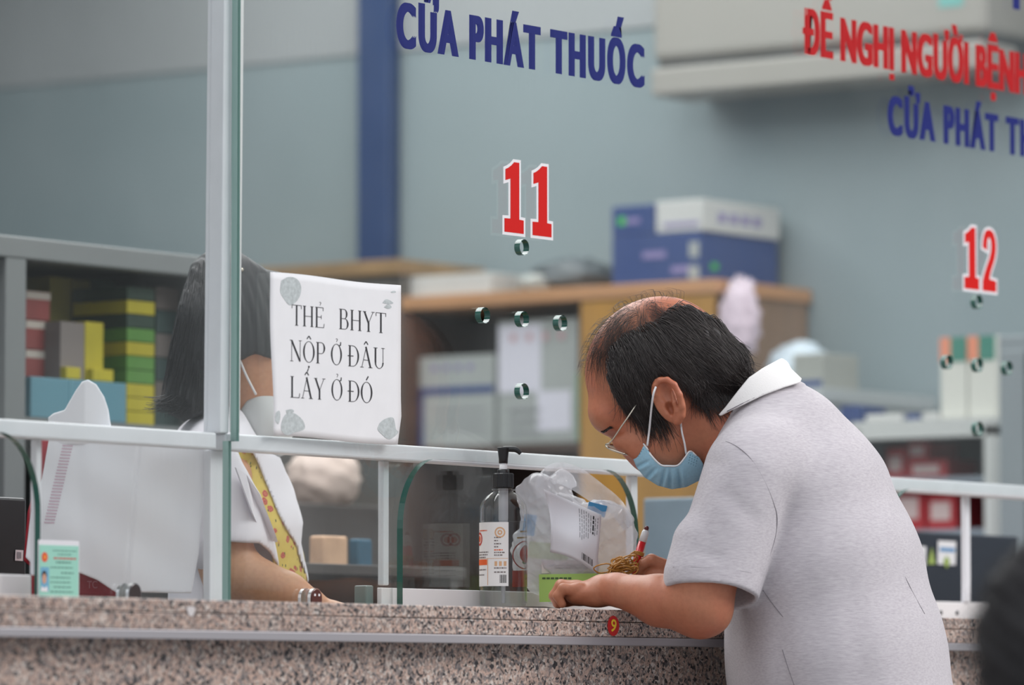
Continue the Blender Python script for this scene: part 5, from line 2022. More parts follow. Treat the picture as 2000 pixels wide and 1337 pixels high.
# dotted embossing beside the straps
for (x0, y0, ux, uy, vx, vy, n1, n2) in ((1246, 872, 5, 2.6, -3.2, 4.2, 3, 4), (1348, 888, 4.6, 2.2, -1.0, 5.0, 4, 4)):
    for i in range(n1):
        for j in range(n2):
            x, y = x0 + ux * i + vx * j, y0 + uy * i + vy * j
            w = mk.front(x, y)
            if w is None:
                continue
            q = FR.pt((x, y, w - 0.2))[0]
            V, Fc = lathe_data([(0, 0.0004), (0.0006, 0.0003), (0.0008, 0)], 6)
            obj('emboss_dot', [Vector(q) + Vector(RT) * v[0] + Vector(UP) * v[1] - Vector(FW) * v[2] for v in V], Fc, mat('mask dot', lin((96, 136, 156)), 0.8), masko)

GOLD = mat('pale gold metal', (0.66, 0.60, 0.50), 0.22, 1.0)
gl = bpy.data.objects.new('glasses', None)
COL.objects.link(gl)
gl.parent = man
gl.location = Vector(FR.pt((1207, 875, 0))[0]) - man.location
LENS = clear_plastic('lens', (0.93, 0.95, 0.94), 0.9, 0.02)
for sg in (-1, 1):
    cc = np.array([1207, 877, 42 * sg], float)
    e1 = np.array([0.945, 0.325, 0]) * 24
    e2 = np.array([-1.5, 4.6, 28 * sg])
    P = [cc + e1 * math.copysign(abs(math.cos(t)) ** 0.8, math.cos(t)) + e2 * math.copysign(abs(math.sin(t)) ** 0.8, math.sin(t)) for t in np.linspace(0, 2 * math.pi, 36)]
    ptube('rim', FR, P, 2.3, GOLD, gl, 6, 0)
    V = [Vector(q) for q in FR.pt(np.array(P[:-1]))]
    obj('lens', V, [tuple(range(len(V)))], LENS, gl)
    hinge = cc + np.array([-18, -6, 30 * sg])
    ptube('temple', FR, [(1188, 868, 74 * sg), (1198, 856, 84 * sg), (1214, 832, 96 * sg), (1226, 815, 99 * sg), (1250, 780, 96 * sg), (1283, 742, 104 * sg)], 1.7, GOLD, gl, 6, 4)
    ptube('end_piece', FR, [(1184, 868, 62 * sg), (1187, 867, 70 * sg), (1190, 866, 76 * sg)], 2.4, GOLD, gl, 6, 3)
    ptube('nose_pad', FR, [(1208, 868, 18 * sg), (1214, 866, 15 * sg), (1219, 872, 14 * sg)], 1.8, GOLD, gl, 6, 3)
ptube('bridge', FR, [(1202, 870, -16), (1199, 867, 0), (1202, 870, 16)], 1.6, GOLD, gl, 6, 5)

# ------------------------------------------------------------------ polo shirt
SHIRT = bpy.data.materials.new('heather grey jersey')
SHIRT.use_nodes = True
t = SHIRT.node_tree
b = t.nodes['Principled BSDF']
co = t.nodes.new('ShaderNodeTexCoord')
mp = t.nodes.new('ShaderNodeMapping')
mp.inputs['Rotation'].default_value = (0.0, 0.0, math.atan2(RT[1], RT[0]))
mp.vector_type = 'TEXTURE'
mp2 = t.nodes.new('ShaderNodeMapping')
mp2.inputs['Rotation'].default_value = (0, 0.28, 0)
mp2.inputs['Scale'].default_value = (70, 200, 620)
t.links.new(co.outputs['Object'], mp.inputs[0])
t.links.new(mp.outputs[0], mp2.inputs[0])
n1 = t.nodes.new('ShaderNodeTexNoise')
n1.inputs['Scale'].default_value = 1.0
n1.inputs['Detail'].default_value = 5
n1.inputs['Roughness'].default_value = 0.6
t.links.new(mp2.outputs[0], n1.inputs['Vector'])
r = ramp(t, [(0.28, (0.44, 0.405, 0.435)), (0.5, (0.53, 0.495, 0.52)), (0.72, (0.60, 0.57, 0.585))])
t.links.new(n1.outputs['Fac'], r.inputs[0])
t.links.new(r.outputs[0], b.inputs['Base Color'])
b.inputs['Roughness'].default_value = 0.9
b.inputs['Sheen Weight'].default_value = 0.25
b.inputs['Specular IOR Level'].default_value = 0.2
n2 = t.nodes.new('ShaderNodeTexNoise')
n2.inputs['Scale'].default_value = 900
t.links.new(co.outputs['Object'], n2.inputs['Vector'])
bp = t.nodes.new('ShaderNodeBump')
bp.inputs['Strength'].default_value = 0.2
bp.inputs['Distance'].default_value = 0.0008
t.links.new(n2.outputs['Fac'], bp.inputs['Height'])
t.links.new(bp.outputs[0], b.inputs['Normal'])

sh = Vol((1275, 690, -345), (1925, 1700, 340), 3.9)
TP = [(1500, 815, 0), (1532, 862, 0), (1572, 965, 0), (1606, 1110, 0), (1634, 1290, 0), (1655, 1450, 0), (1662, 1640, 0)]
TR = [88, 118, 165, 196, 216, 222, 215]
for a, b_, r1, r2 in zip(TP, TP[1:], TR, TR[1:]):
    sh.add(rcone(a, b_, r1, r2, 1.28), 20)
top_ = sh.d[:, :24].copy()
for _ in range(3):                       # soften the joints of the trunk
    for ax_ in range(3):
        m_ = np.minimum(sh.d, 60)
        sh.d = (np.roll(m_, 5, ax_) + np.roll(m_, 2, ax_) + m_ + np.roll(m_, -2, ax_) + np.roll(m_, -5, ax_)) / 5
sh.d[:, :16] = top_[:, :16]
sh.add(halfspace((1600, 1650, 0), (0, 1, 0)), 2, 'i')
sh.add(rcone((1482, 905, -165), (1482, 905, 165), 92, 92), 50)
for sg in (-1, 1):
    if sg < 0:
        A, B, r1, r2 = (1462, 925, -195), (1393, 1150, -235), 88, 93
        hp, hn = (1393, 1136, -325), (-0.10, 1, -0.31)
    else:
        A, B, r1, r2 = (1480, 925, 195), (1436, 1130, 236), 88, 86
        hp, hn = (1436, 1110, 236), (0, 1, 0.2)
    sl = Vol(sh.lo, sh.lo + np.array(sh.n) * sh.h - sh.h, sh.h)
    sl.n, sl.ax, sl.d = sh.n, sh.ax, np.full(sh.n, 500.0, np.float32)
    sl.add(rcone(A, B, r1, r2), 1, pad=30)
    if sg < 0:
        sl.add(rcone((1366, 1060, -238), (1362, 1115, -246), 52, 63), 22, pad=30)     # the sleeve bags out in front
    f, lo_, hi_ = rcone(A, B, r1 - 9, r2 - 8)
    sl.add(halfspace(hp, hn), 3, 'i')
    if sg < 0:
        sl.add(rcone((1415, 1095, -228), (1386, 1180, -240), 66, 86), 4, 's', pad=40)
    d = sl.d
    h = np.clip(0.5 + 0.5 * (sh.d - d) / 16, 0, 1)
    sh.d = sh.d * (1 - h) + d * h - 16 * h * (1 - h)
# folds
for a, b_, r, k in (((1520, 1000, -300), (1496, 1120, -290), 10, 22), ((1512, 1150, -260), (1530, 1340, -255), 14, 34), ((1545, 1010, -330), (1600, 1230, -330), 16, 60),
                    ((1625, 845, -190), (1668, 905, -235), 7, 22), ((1420, 965, -310), (1470, 1010, -310), 8, 24),
                    ((1420, 1240, -150), (1500, 1180, -250), 9, 26), ((1640, 1060, -300), (1690, 1330, -290), 12, 44), ((1330, 1068, -330), (1400, 1085, -335), 5, 18),
                    ((1465, 880, -240), (1400, 905, -240), 7, 24)):
    a, b_ = P3(a), P3(b_)

    def fold_(d, x, y, w, a=a, b_=b_, k=k):
        e = b_ - a
        t_ = np.clip(((x - a[0]) * e[0] + (y - a[1]) * e[1] + (w - a[2]) * e[2]) / (e @ e), 0, 1)
        q = (x - a[0] - t_ * e[0]) ** 2 + (y - a[1] - t_ * e[1]) ** 2 + ((w - a[2] - t_ * e[2]) * 0.5) ** 2
        return d + 4.0 * np.exp(-q / (k * 0.8) ** 2)
    sh.apply(fold_)
sh.apply(lambda d, x, y, w: d + 1.5 * np.sin(0.018 * x + 0.012 * y + 1) * np.sin(0.022 * y - 0.01 * w) + 0.8 * np.sin(0.05 * x + 0.03 * y) * np.sin(0.04 * w + 0.02 * y))
shirt = sculpt('polo_shirt', sh, FR, SHIRT, man)
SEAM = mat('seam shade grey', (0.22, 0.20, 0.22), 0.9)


def seam(pts, rad=0.9):
    P = []
    for x, y in spline(pts, 6):
        w = sh.front(x, y)
        if w is not None:
            P.append((x, y, w + 0.2))
    if len(P) > 3:
        P = np.array(P)
        P[1:-1, 2] = (P[:-2, 2] + P[1:-1, 2] + P[2:, 2]) / 3
        P[:, 2] -= 0.5
        for _ in range(4):
            P[1:-1, 2] = (P[:-2, 2] + 2 * P[1:-1, 2] + P[2:, 2]) / 4
        ptube('seam', FR, P, rad, SEAM, shirt, 5, 0)


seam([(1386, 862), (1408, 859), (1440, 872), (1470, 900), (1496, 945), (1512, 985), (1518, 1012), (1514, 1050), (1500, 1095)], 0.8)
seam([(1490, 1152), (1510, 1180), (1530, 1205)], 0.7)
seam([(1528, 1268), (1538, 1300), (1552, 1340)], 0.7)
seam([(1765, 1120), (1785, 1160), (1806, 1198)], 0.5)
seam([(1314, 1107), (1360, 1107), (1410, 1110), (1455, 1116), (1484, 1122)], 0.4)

# white collar standing round the back of the neck
CW = mat('white rib collar', (0.82, 0.80, 0.78), 0.85, bump=0.25, bscale=800)
col_ = Vol((1385, 680, -150), (1590, 830, 150), 1.9)
E1, E2 = np.array([0.73, -0.68]), np.array([0.68, 0.73])


def collar_f(x, y, w):
    s_ = (x - 1444) * E1[0] + (y - 786) * E1[1]
    t_ = (x - 1444) * E2[0] + (y - 786) * E2[1]
    g = 1 + 0.10 * t_ / 40
    q = np.sqrt((s_ / 118) ** 2 + (w / 104) ** 2) / g
    return np.abs(q - 1) * 100 - 4.0


col_.add((collar_f, np.array([1385, 680, -150.]), np.array([1590, 830, 150.])), 1, pad=50)
col_.add(poly_sdf([(1522, 701), (1529, 698), (1538, 705), (1546, 720), (1566, 739), (1563, 747), (1530, 757), (1490, 772), (1455, 789), (1425, 803), (1408, 812), (1403, 810), (1417, 794), (1440, 764), (1462, 737), (1490, 718)],
                  (1385, 680, -150), (1590, 830, 150)), 3, 'i', 200)
co_ = sculpt('collar', col_, FR, CW, man)
P = []
for x, y in spline([(1562, 744), (1530, 754), (1490, 769), (1455, 785), (1420, 803)], 6):
    w = col_.front(x - 1, y - 4)
    P.append((x, y, (w if w is not None else -80) - 0.5))
ptube('collar_seam', FR, P, 1.0, SEAM, co_, 5, 0)

# trousers and shoes, below the picture
TRS = mat('dark trousers', (0.03, 0.033, 0.045), 0.85)
tr = Vol((1440, 1560, -270), (1900, 2600, 270), 8)
tr.add(rcone((1662, 1600, 0), (1668, 1740, 0), 196, 190, 1.15), 10)
for sg in (-1, 1):
    tr.add(rcone((1672, 1760, 100 * sg), (1650, 2150, 115 * sg), 118, 82), 30)
    tr.add(rcone((1650, 2150, 115 * sg), (1668, 2540, 125 * sg), 80, 58), 20)
sculpt('trousers', tr, FR, TRS, man)
zf = 0.0
for sg in (-1, 1):
    sv_ = Vol((1480, 2490, -210), (1760, 2640, 210), 6)
    sv_.add(rcone((1668, 2555, 125 * sg), (1560, 2590, 125 * sg), 48, 34), 10)
    sv_.apply(lambda d, x, y, w: np.maximum(d, y - 2600))
    so = sculpt('shoe', sv_, FR, mat('black shoe', (0.02, 0.018, 0.016), 0.4), man)
    zm = min((so.matrix_basis @ v.co).z for v in so.data.vertices)
    so.location.z -= zm

# ------------------------------------------------------------------ pen tied with rubber bands, held in the far hand
pen = thing('pen', Vector(FR.pt((1246, 1070, 40))[0]), 'red and white ballpoint pen upright in the man\'s far hand', 'pen')
RP = mat('red pen plastic', lin((200, 28, 32)), 0.3, coat=0.3)
pa_, pb_ = np.array([1263, 1031, 46.]), np.array([1226, 1150, 38.])
L = lambda t: pa_ + (pb_ - pa_) * t
ptube('barrel', FR, [L(0.22), L(0.75)], 7.6, RP, pen, 14, 0)
ptube('end_cap', FR, [L(0.03), L(0.06), L(0.22)], [4.5, 7.0, 7.8], WHITE, pen, 14, 0)
ptube('button', FR, [L(-0.035), L(-0.01), L(0.035)], [2.5, 4.5, 4.5], mat('dark red button', lin((90, 24, 28)), 0.35), pen, 10, 0)
ptube('grip', FR, [L(0.75), L(0.9), L(0.97), L(1.0)], [7.4, 6.6, 3, 1], WHITE, pen, 12, 0)
RUB = mat('amber rubber', lin((176, 122, 48)), 0.4, sss=0.0)
rng = np.random.RandomState(9)
for t0 in (0.40, 0.42, 0.44):
    c0 = L(t0)
    P = [c0 + np.array([9.2 * math.cos(a), 2.5 * math.cos(a) + 1.2 * math.sin(a), 9 * math.sin(a)]) for a in np.linspace(0, 2 * math.pi, 16)]
    ptube('rubber_band', FR, P, 1.5, RUB, pen, 6, 0)
ptube('rubber_band', FR, [(1240, 1076, 30), (1232, 1082, 28), (1226, 1092, 30), (1222, 1100, 32)], 1.8, RUB, pen, 6, 5)

bun = thing('rubber_band_bundle', Vector(FR.pt((1212, 1120, 10))[0]), 'tangle of amber rubber bands between the bag and the pen', 'rubber bands')
for k in range(26):
    cx, cy, cw = 1214 + rng.randn() * 13, 1106 + rng.randn() * 7, 5 + rng.randn() * 12
    cy += (1214 - cx) * 0.28
    a0, rx, ry = rng.uniform(-0.7, 0.1), rng.uniform(9, 24), rng.uniform(4, 9)
    P = []
    for a in np.linspace(0, 2 * math.pi, 15):
        u, v = rx * math.cos(a) + 2 * math.sin(3 * a + k), ry * math.sin(a)
        P.append((cx + u * math.cos(a0) - v * math.sin(a0), cy + u * math.sin(a0) + v * math.cos(a0), cw + 8 * math.sin(a + k) + 3 * math.sin(2 * a)))
    ptube('rubber_band', FR, P, 1.5, RUB, bun, 5, 0)
ptube('rubber_band', FR, [(1196, 1102, 0), (1194, 1094, 0), (1199, 1091, 0), (1204, 1095, 0), (1202, 1103, 0)], 1.5, RUB, bun, 5, 4)

# ------------------------------------------------------------------ plastic bag of medicine in the hatch
FB = Frame(7.22)
FILM = clear_plastic('thin milky film', (0.93, 0.93, 0.94), 1.0, 0.16, 0.42, (0.84, 0.84, 0.87))
bag = thing('medicine_bag', Vector(FB.pt((1125, 1175, 20))[0]), 'thin milky plastic carrier bag of medicine lying in the hatch', 'bag')
bg_ = Vol((990, 905, -90), (1270, 1200, 120), 2.2)
bg_.add(ellip((1120, 1090, 10), (122, 92, 62), 8), 1, pad=60)
bg_.add(ellip((1095, 1010, 10), (82, 62, 50), 40), 30, pad=60)
bg_.add(ellip((1050, 965, 5), (36, 40, 34), 50), 24, pad=50)
bg_.add(ellip((1185, 1030, 10), (62, 50, 40), 35), 24, pad=50)
bg_.add(ellip((1100, 945, 45), (26, 30, 10), 20), 16, pad=50)
bg_.add(ellip((1120, 958, -16), (46, 16, 60), 28), 8, 's', pad=60)
ph = rng.rand(16) * 6.28
kx = rng.randn(16, 3) * 0.05


def crumple(d, x, y, w):
    q = 0
    for i in range(16):
        q = q + np.abs(np.sin(kx[i, 0] * (x - 1120) + kx[i, 1] * (y - 1050) + kx[i, 2] * w + ph[i])) * (1.0 if i < 8 else 0.6)
    return d + 2.6 * (q - 8.3)


bg_.apply(crumple)
bg_.add(halfspace((1100, 1180, 0), (0, 1, 0)), 2, 'i')
bagb = sculpt('film', bg_, FB, FILM, bag)
HW = []
for x, y, w in spline([(1062, 985, -10), (1062, 945, 0), (1085, 924, 10), (1120, 932, 16), (1165, 962, 14), (1205, 992, 6), (1228, 1030, -4)], 6):
    HW.append((x, y, w))
HW = np.array(HW)
V, Fc = [], []
n = len(HW)
for i in range(n):
    tg = HW[min(i + 1, n - 1)] - HW[max(i - 1, 0)]
    tg /= np.linalg.norm(tg)
    nr = np.array([-tg[1], tg[0], 0])
    wd = 13 + 12 * math.sin(math.pi * i / (n - 1))
    for j in range(9):
        u = j / 8 - 0.5
        V.append(HW[i] + nr * u * 2 * wd * 0.9 + np.array([0, 0, -16 * math.cos(u * 2.6) + 3 * math.sin(i * 1.7 + j * 2.1)]))
for i in range(n - 1):
    for j in range(8):
        k = i * 9 + j
        Fc.append((k, k + 1, k + 10, k + 9))
obj('handle', [Vector(q) for q in FB.pt(np.array(V))], Fc, FILM, bag, True)

# printed prescription sheet folded over the bag
rx = thing('prescription_sheet', Vector(FB.pt((1130, 1040, -60))[0]), 'white printed prescription sheet folded inside the carrier bag', 'paper')


def sheet_pt(u, v):
    """u across the sheet, v down its length"""
    a = np.array([1062, 955]) * (1 - u) + np.array([1175, 1005]) * u
    b_ = np.array([1062, 1075]) * (1 - u) + np.array([1165, 1120]) * u
    p = a * (1 - v) + b_ * v
    p = p + np.array([14 * math.sin(v * 2.4) * (1 - u), -9 * math.sin(u * 3.1) * v])
    w = -70 + 10 * math.sin(u * 5 + v * 2) + 6 * math.sin(v * 7) - 10 * v
    if v > 0.72:
        p = p + np.array([10, 10]) * (v - 0.72)
    return (p[0], p[1], w)


def sheet_grid(u0, u1, v0, v1, nu, nv, off=0.0):
    V, Fc = [], []
    for j in range(nv + 1):
        for i in range(nu + 1):
            q = sheet_pt(u0 + (u1 - u0) * i / nu, v0 + (v1 - v0) * j / nv)
            V.append((q[0], q[1], q[2] - off))
    for j in range(nv):
        for i in range(nu):
            k = j * (nu + 1) + i
            Fc.append((k, k + 1, k + nu + 2, k + nu + 1))
    return [Vector(q) for q in FB.pt(np.array(V))], Fc


V, Fc = sheet_grid(0, 1, 0, 1, 16, 18)
rso = obj('sheet', V, Fc, mat('soft white paper', (0.74, 0.74, 0.78), 0.7), rx, True)
md = rso.modifiers.new('thick', 'SOLIDIFY')
md.thickness = 0.0004
rng = np.random.RandomState(12)
for i in range(9):
    u = 0.60 + 0.042 * i
    v = 0.06 + rng.uniform(0, 0.05)
    while v < 0.56 - 0.03 * i:
        lw_ = rng.uniform(0.03, 0.10)
        V, Fc = sheet_grid(u, u + 0.014 + (0.012 if i == 6 else 0), v, v + lw_, 1, 2, 1.2)
        obj('print_line', V, Fc, GREYINK if i != 6 else INK, rx)
        v += lw_ + 0.02
v = 0.80
for k in range(9):
    V, Fc = sheet_grid(0.66 + 0.026 * k, 0.66 + 0.026 * k + rng.choice([0.008, 0.016]), 0.82, 0.93, 1, 1, 1.2)
    obj('barcode_bar', V, Fc, INK, rx)

# boxes inside the bag
def px_box(name, pl, pt, pr, pb, w0, dep, m, label, cat, rot=0.0, bev=0.0008):
    c = np.array([(pl + pr) / 2, (pt + pb) / 2])
    ca, sa = math.cos(math.radians(rot)), math.sin(math.radians(rot))
    o = thing(name, Vector(FB.pt((c[0], c[1], w0))[0]), label, cat)
    pts = []
    for w in (w0, w0 + dep):
        for sx_, sy_ in ((-1, -1), (1, -1), (1, 1), (-1, 1)):
            u, v = sx_ * (pr - pl) / 2, sy_ * (pb - pt) / 2
            pts.append((c[0] + u * ca - v * sa, c[1] + u * sa + v * ca, w))
    V = [Vector(q) for q in FB.pt(np.array(pts))]
    obj('carton', V, [(0, 1, 2, 3), (7, 6, 5, 4), (0, 4, 5, 1), (1, 5, 6, 2), (2, 6, 7, 3), (3, 7, 4, 0)], m, o)
    return o


gb = px_box('medicine_box', 1053, 1120, 1180, 1174, -52, 60, mat('lime carton', lin((176, 214, 112)), 0.5), 'lime green medicine box lying in the carrier bag', 'box', -1)
V2, Fc = text_data('115008', 0.012)
mx_ = max(v.x for v in V2)
obj('print', [Vector(FB.pt((1080 + v.x / mx_ * 60, 1164 - v.y / CAPH * 20, -53.2))[0]) for v in V2], Fc, mat('green print', lin((60, 120, 62)), 0.6), gb)
for k in range(7):
    V = [Vector(q) for q in FB.pt(np.array([(1059 + 8.4 * k, 1127, -53), (1065.5 + 8.4 * k, 1127, -53), (1065.5 + 8.4 * k, 1130.5, -53), (1059 + 8.4 * k, 1130.5, -53)]))]
    obj('print_line', V, [(0, 1, 2, 3)], mat('dark green print', lin((70, 96, 60)), 0.6), gb)
pb2 = px_box('medicine_box', 1058, 1093, 1170, 1119, -40, 60, mat('pinkish white carton', lin((224, 212, 214)), 0.5), 'pinkish white medicine box on top of the lime one', 'box', 0)
for k in range(2):
    V = [Vector(q) for q in FB.pt(np.array([(1070 + 12 * k, 1103 + 5 * k, -41), (1150, 1103 + 5 * k, -41), (1150, 1104.6 + 5 * k, -41), (1070 + 12 * k, 1104.6 + 5 * k, -41)]))]
    obj('print_line', V, [(0, 1, 2, 3)], GREYINK, pb2)
px_box('medicine_box', 1147, 983, 1184, 1006, -20, 30, mat('sky blue carton', lin((66, 142, 190)), 0.5), 'blue medicine box showing through the bag handle', 'box', 14)
px_box('medicine_box', 1022, 1004, 1046, 1045, -10, 24, mat('sky blue carton', lin((66, 142, 190)), 0.5), 'blue medicine box behind the gel bottle in the carrier bag', 'box', 8)
px_box('medicine_box', 1032, 1060, 1110, 1092, 0, 30, mat('pale lime carton', lin((190, 205, 160)), 0.5), 'pale green medicine box at the back of the carrier bag', 'box', 6)

# receipt edge under the bag
rc = thing('receipt', Vector(onY(1045, 1180, -0.12)), 'white receipt with serrated edge on the counter beside the bottle', 'paper')
a, b_ = onY(1020, 1180, -0.11), onY(1075, 1184, -0.11)
V, Fc = [], []
for i in range(13):
    x = a[0] + (b_[0] - a[0]) * i / 12
    z = 1.0006 + 0.0045 * (1 - i / 12) ** 1.5
    V += [(x, -0.15 + (0.0015 if i % 2 else 0), z), (x, -0.05, z + 0.001)]
for i in range(12):
    Fc.append((2 * i, 2 * i + 2, 2 * i + 3, 2 * i + 1))
obj('sheet', V, Fc, PAPER, rc)

# ------------------------------------------------------------------ the nurse behind the glass
FN = Frame(7.44)
nb = FN.pt((450, 1000, 0))[0]
nurse = thing('person', (nb[0], nb[1], 0.0), 'nurse with black bob, white coat and floral dress bowed behind the glass', 'person')
NSK = skin_mat('light brown skin', lin((196, 148, 112)), lin((202, 146, 112)))
nv = Vol((330, 490, -260), (680, 1260, 250), 3.2)
nv.add(ellip((462, 660, 0), (112, 150, 98), -20), 1)
nv.add(ellip((505, 760, 0), (72, 88, 68), -25), 24)
nv.add(rcone((545, 735, 0), (560, 770, 0), 12, 15), 10)
nv.add(rcone((450, 780, 0), (455, 900, 0), 52, 62), 24)
nv.add(rcone((440, 930, -150), (440, 930, 150), 52, 52), 30)
nv.add(rcone((428, 930, -160), (440, 1085, -165), 56, 54), 14)
nv.add(rcone((440, 1085, -165), (452, 1118, -168), 56, 56), 14)
nv.add(rcone((452, 1118, -168), (560, 1160, -190), 57, 42), 16)
nv.add(rcone((560, 1160, -190), (610, 1178, -195), 42, 28), 14)
nv.add(ellip((645, 1186, -192), (36, 16, 28), 10), 12)
for i in range(4):
    chain(nv, [(665, 1184, -210 + 13 * i), (692, 1192, -212 + 13 * i), (706, 1202, -212 + 13 * i)], [8, 7.5, 6.5], 3)
nv.add(rcone((440, 930, 160), (470, 1100, 175), 54, 48), 14)
nv.add(rcone((470, 1100, 175), (560, 1175, 130), 46, 34), 14)
sculpt('body', nv, FN, NSK, nurse)

NH = [(408, 484), (374, 516), (348, 600), (333, 700), (322, 775), (330, 808), (360, 822), (400, 806), (440, 792), (466, 752), (468, 704), (498, 690), (530, 700), (560, 680), (600, 640), (612, 570), (580, 538), (520, 527), (484, 503), (448, 480)]
hn = Vol((290, 460, -160), (640, 850, 160), 3.0)
hn.add(ellip((462, 650, 0), (138, 172, 120), -14), 1, pad=60)
hn.add(rcone((400, 640, -60), (385, 790, -90), 80, 66), 30, pad=60)
hn.add(rcone((400, 640, 60), (385, 790, 90), 80, 66), 30, pad=60)
hn.add(poly_sdf(NH, (290, 460, -160), (640, 850, 160)), 8, 'i', 250)
hn.apply(lambda d, x, y, w: d + 0.8 * np.sin(0.28 * x - 0.04 * y + 0.2 * w) + 0.5 * np.sin(0.6 * x + 0.3 * w))
NHB = hair_mat('soft black hair', (0.010, 0.010, 0.012), 0.6)
sculpt('hair', hn, FN, NHB, nurse)
rng = np.random.RandomState(21)
pp = []
for i in range(900):
    x0, y0 = rng.uniform(325, 460), rng.uniform(500, 720)
    w = hn.front(x0, y0)
    if w is None:
        continue
    P = []
    x, y = x0, y0
    for s in range(8):
        P.append((x, y, (hn.front(x, y) or w) - 1.5))
        y += 14
        x += (-3.0 if x < 380 else -1) + rng.randn() * 0.6
    pp.append(np.array(P))
for i in range(260):
    t_ = rng.rand()
    x, y = 322 + 95 * t_, 770 + 25 * rng.rand()
    w = hn.front(x + 6, y - 8) or -100
    ln_ = rng.uniform(20, 52) * (1 - 0.5 * t_)
    ang = math.radians(rng.uniform(150, 178) - 55 * t_)
    P = [(x + ln_ * q * math.cos(ang), y + ln_ * q * math.sin(ang) * (1 - 0.5 * q) + 8 * q * (1 - q), w + rng.uniform(0, 30) * q) for q in np.linspace(0, 1, 6)]
    pp.append(np.array(P))
strands('hair_strands', FN, pp, 1.1, NHB, nurse)
q = FN.pt((473, 527, (hn.front(473, 527) or -60) - 2))[0]
V, Fc = lathe_data([(0, 0.003), (0.002, 0.002), (0.003, 0)], 10)
obj('hair_pin', [Vector(q) + Vector(RT) * v[0] + Vector(UP) * v[1] - Vector(FW) * v[2] for v in V], Fc, GOLD, nurse)

nm = Vol((440, 740, -110), (600, 915, 110), 2.4)
nm.add(ellip((515, 812, 0), (66, 86, 80), -30), 1, pad=60)
nm.add(poly_sdf([(470, 800), (482, 782), (505, 771), (535, 768), (575, 790), (572, 850), (558, 893), (546, 896), (520, 880), (490, 868), (472, 850)], (440, 740, -110), (600, 915, 110)), 4, 'i', 200)
sculpt('face_mask', nm, FN, mat('grey white mask', (0.62, 0.63, 0.62), 0.8), nurse)
for a in ([(468, 702), (482, 735), (500, 770)], [(470, 818), (484, 846), (498, 866)]):
    ptube('mask_strap', FN, [(x, y, (nv.front(x, y) or -70) - 12) for x, y in a], 2.6, WBIND, nurse, 6, 5)

torso = Vol((240, 770, -300), (680, 1560, 290), 4.4)
torso.add(rcone((445, 900, 0), (462, 1040, 0), 112, 132, 1.35), 10, pad=60)
torso.add(rcone((462, 1040, 0), (475, 1320, 0), 132, 150, 1.3), 20, pad=60)
torso.add(rcone((475, 1320, 0), (480, 1520, 0), 150, 140, 1.2), 20, pad=60)
torso.add(rcone((430, 880, -130), (430, 880, 130), 70, 70), 40, pad=60)
dress_d = torso.d.copy()
for sg in (-1, 1):
    torso.add(rcone((425, 905, -165 * sg * -1), (440, 1050, 170 * sg), 74, 80), 24, pad=60)
CP = [(320, 850), (360, 826), (425, 780), (470, 800), (520, 880), (546, 893), (574, 955), (592, 1020), (587, 1060), (598, 1105), (612, 1165), (640, 1560), (240, 1560), (250, 1000)]
SPL = [(452, 850), (488, 868), (508, 915), (542, 1000), (576, 1062), (603, 1145), (640, 1280), (660, 1560), (600, 1560), (575, 1280), (552, 1140), (545, 1100), (536, 1052), (508, 965), (472, 900)]
torso.add(poly_sdf(CP, torso.lo, torso.lo + np.array(torso.n) * 4.4), 5, 'i', 900)
torso.add(poly_sdf(SPL, torso.lo, torso.lo + np.array(torso.n) * 4.4), 3, 's', 900)
# sleeve ends above the bare forearm
sleeve_cut = poly_sdf([(400, 1062), (452, 1057), (505, 1060), (528, 1078), (546, 1112), (600, 1160), (600, 1300), (400, 1300)], torso.lo, torso.lo + np.array(torso.n) * 4.4)
f0 = sleeve_cut[0]
torso.add((lambda x, y, w: np.maximum(f0(x, y, w), w + 118), sleeve_cut[1], sleeve_cut[2]), 4, 's', 900)
torso.apply(lambda d, x, y, w: d + 1.2 * np.sin(0.03 * x + 0.05 * y) * np.sin(0.04 * w + 0.01 * x))
COAT = mat('white coat cloth', (0.74, 0.72, 0.76), 0.85)
coat = sculpt('coat', torso, FN, COAT, nurse)
lp = [(458, 912), (478, 925), (505, 965), (536, 1045), (548, 1085), (545, 1108), (520, 1070), (490, 1000)]
P = [(x, y, (torso.front(x - 6, y) or -150) - 14) for x, y in lp]
V = [Vector(v) for v in FN.pt(np.array(P))]
lpo = obj('lapel', V, [tuple(range(len(V)))], COAT, coat)
md = lpo.modifiers.new('thick', 'SOLIDIFY')
md.thickness = 0.003
# printed dress
DR_ = bpy.data.materials.new('yellow dress with red flowers')
DR_.use_nodes = True
t = DR_.node_tree
b = t.nodes['Principled BSDF']
b.inputs['Roughness'].default_value = 0.8
co = t.nodes.new('ShaderNodeTexCoord')
v1 = t.nodes.new('ShaderNodeTexVoronoi')
v1.inputs['Scale'].default_value = 62
v1.inputs['Randomness'].default_value = 0.8
t.links.new(co.outputs['Object'], v1.inputs['Vector'])
n1 = t.nodes.new('ShaderNodeTexNoise')
n1.inputs['Scale'].default_value = 160
t.links.new(co.outputs['Object'], n1.inputs['Vector'])
ad = t.nodes.new('ShaderNodeMath')
ad.operation = 'MULTIPLY_ADD'
ad.inputs[1].default_value = 0.35
t.links.new(n1.outputs['Fac'], ad.inputs[0])
t.links.new(v1.outputs['Distance'], ad.inputs[2])
r = ramp(t, [(0.0, lin((120, 40, 46))), (0.26, lin((176, 78, 72))), (0.32, lin((205, 120, 80))), (0.37, lin((170, 72, 66))), (0.47, lin((188, 96, 70))), (0.51, lin((202, 178, 84))), (1.0, lin((210, 186, 90)))])
t.links.new(ad.outputs[0], r.inputs[0])
v2 = t.nodes.new('ShaderNodeTexVoronoi')
v2.inputs['Scale'].default_value = 85
mpv = t.nodes.new('ShaderNodeMapping')
